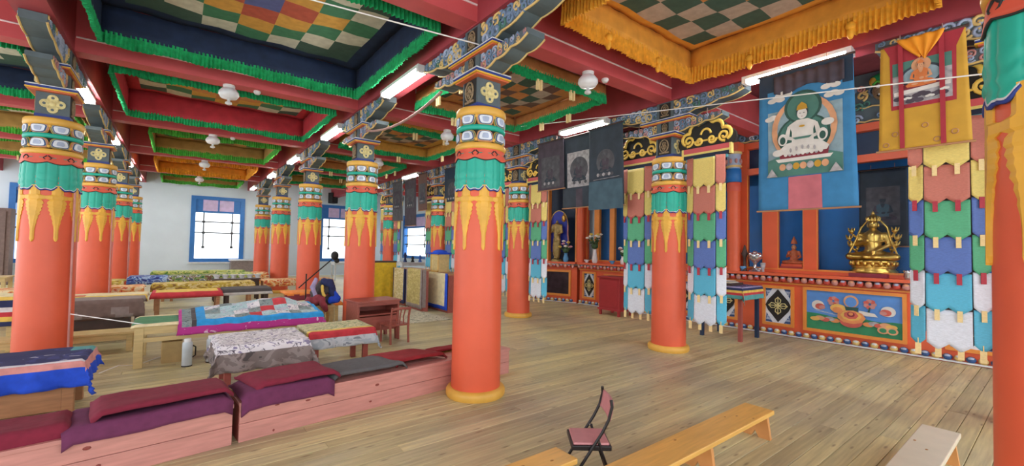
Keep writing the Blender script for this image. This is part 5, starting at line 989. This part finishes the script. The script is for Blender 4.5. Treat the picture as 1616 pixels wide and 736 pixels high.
mat_pad('purple mat at the start of the second bench', -2.05, -1.36, -.01, .42, .318, .04, 'purple_mat', 4, .13); mat_pad('maroon mat lying on the purple mat of the second bench', -1.98, -1.34, .02, .44, .37, .04, 'maroon_mat', 5, .03, skew=-.06)
mat_pad('dark grey mat between maroon mats on the second bench', -1.42, -.72, .03, .44, .318, .045, 'grey_mat', 6, .02, skew=-.12)
mat_pad('crumpled dark red mat just left of the central column', -.82, -.24, .10, .46, .318, .05, 'red_mat', 7, .02, skew=-.2); mat_pad('dark red mat end peeking out right of the central column', -.2, .66, .27, .44, .318, .02, 'red_mat', 8, .0)
# ------------------------------------------------------------------ foreground pine benches
def pine_bench(label, x0, x1, y0, y1, h, top='pine', rz=0, group=None):
    cx, cy = (x0+x1)/2, (y0+y1)/2; w, d = (x1-x0)/2, (y1-y0)/2; t = thing('pine_bench', label, 'bench', (cx, cy, 0), rz)
    MB(top).box(-w, w, -d, d, h-.035, h).build('seat_board', t, bevel=.006)
    n = max(2, round(w*2/.8)+1)
    for k in range(n):
        x = -w+.07+(2*w-.14)*k/(n-1); b = MB('pine_end'); b.T = Matrix.Translation((x, 0, 0)) @ Matrix.Rotation(pi/2, 4, 'Z'); b.prism([(-d+.0, 0), (-.03, 0), (0, .05), (.03, 0), (d, 0), (d-.025, h-.036), (-d+.025, h-.036)], -.016, .016); b.build('leg_board', t)
    MB('pine').box(-w+.1, w-.1, -.015, .015, h-.10, h-.036).build('stretcher', t)
    b = MB('pine_knot')
    for k in range(int(w*5)): b.ell((rnd.uniform(-w, w), rnd.uniform(-d*.8, d*.8), h), (.014, .008, .0015), 8, 4)
    b.build('wood_knots', t)['kind'] = 'stuff'; return t
pine_bench('long low pine bench in the foreground right of the folding chair', -1.4, 1.40, -2.26, -2.03, .22)
pine_bench('pine bench end at the bottom edge left of the folding chair', -2.2, -.48, -1.88, -1.685, .22)
pine_bench('pale-topped bench at the bottom right corner', .3, 2.05, -3.24, -3.03, .22, 'pine_pale')
# folding chair
fc = thing('folding_chair', 'small black folding chair with pink padded seat between the pine benches', 'chair', (-.30, -1.80, 0), math.atan2(.61, -.79)+pi/2)
# local: -y = front
sw, sd, sh_ = .125, .125, .27
MB('seat_pink').box(-sw+.012, sw-.012, -sd+.012, sd-.012, sh_, sh_+.018).build('seat_pad', fc, bevel=.008)
b = MB('black_metal').box(-sw, sw, -sd, sd, sh_-.028, sh_+.004); b.build('seat_pan', fc, bevel=.006)
for s in (-1, 1):
    x = s*(sw+.012); MB('black_metal').tube([(x, -.17, .0), (x, -.06, .17), (x, .06, .36), (x, .10, .44), (x, .12, .52), (x*.95, .115, .56)], .010, 8).build('front_leg', fc)
    MB('black_metal').tube([(x*.86, .15, 0), (x*.86, .06, .24), (x*.88, .04, .31)], .009, 8).build('rear_leg', fc); MB('chrome').tube([(x, .03, .31), (x*.86, .045, .29)], .007, 6).build('pivot', fc); MB('black').lathe([(.014, 0), (.012, .02)], 10, (x, -.17, 0)).lathe([(.013, 0), (.011, .02)], 10, (x*.86, .15, 0)).build('rubber_foot', fc)
b = MB('seat_pink'); b.smooth = True; b.grid(lambda u, v: ((u-.5)*2*(sw+.005), .105+.02*sin(v*1.5)+.012*sin(u*pi), .43+.11*v), 10, 6); b.build('backrest', fc, solid=.014)
MB('black_metal').tube([(-sw, -.12, .07), (sw, -.12, .07)], .007, 6).build('cross_rod', fc); MB('black_metal').tube([(-sw*.86, .12, .08), (sw*.86, .12, .08)], .007, 6).build('cross_rod', fc)
# white cords along the floor
tag(MB('wire_white').tube([(-3.1, 2.9, .01), (-2.95, 3.0, .05), (-2.8, 3.08, .012), (-2.6, 3.4, .01), (-2.3, 3.55, .012)], .006, 6).build('loose_cable'), 'white cord looping on the floor by the pale table leg', 'cord')
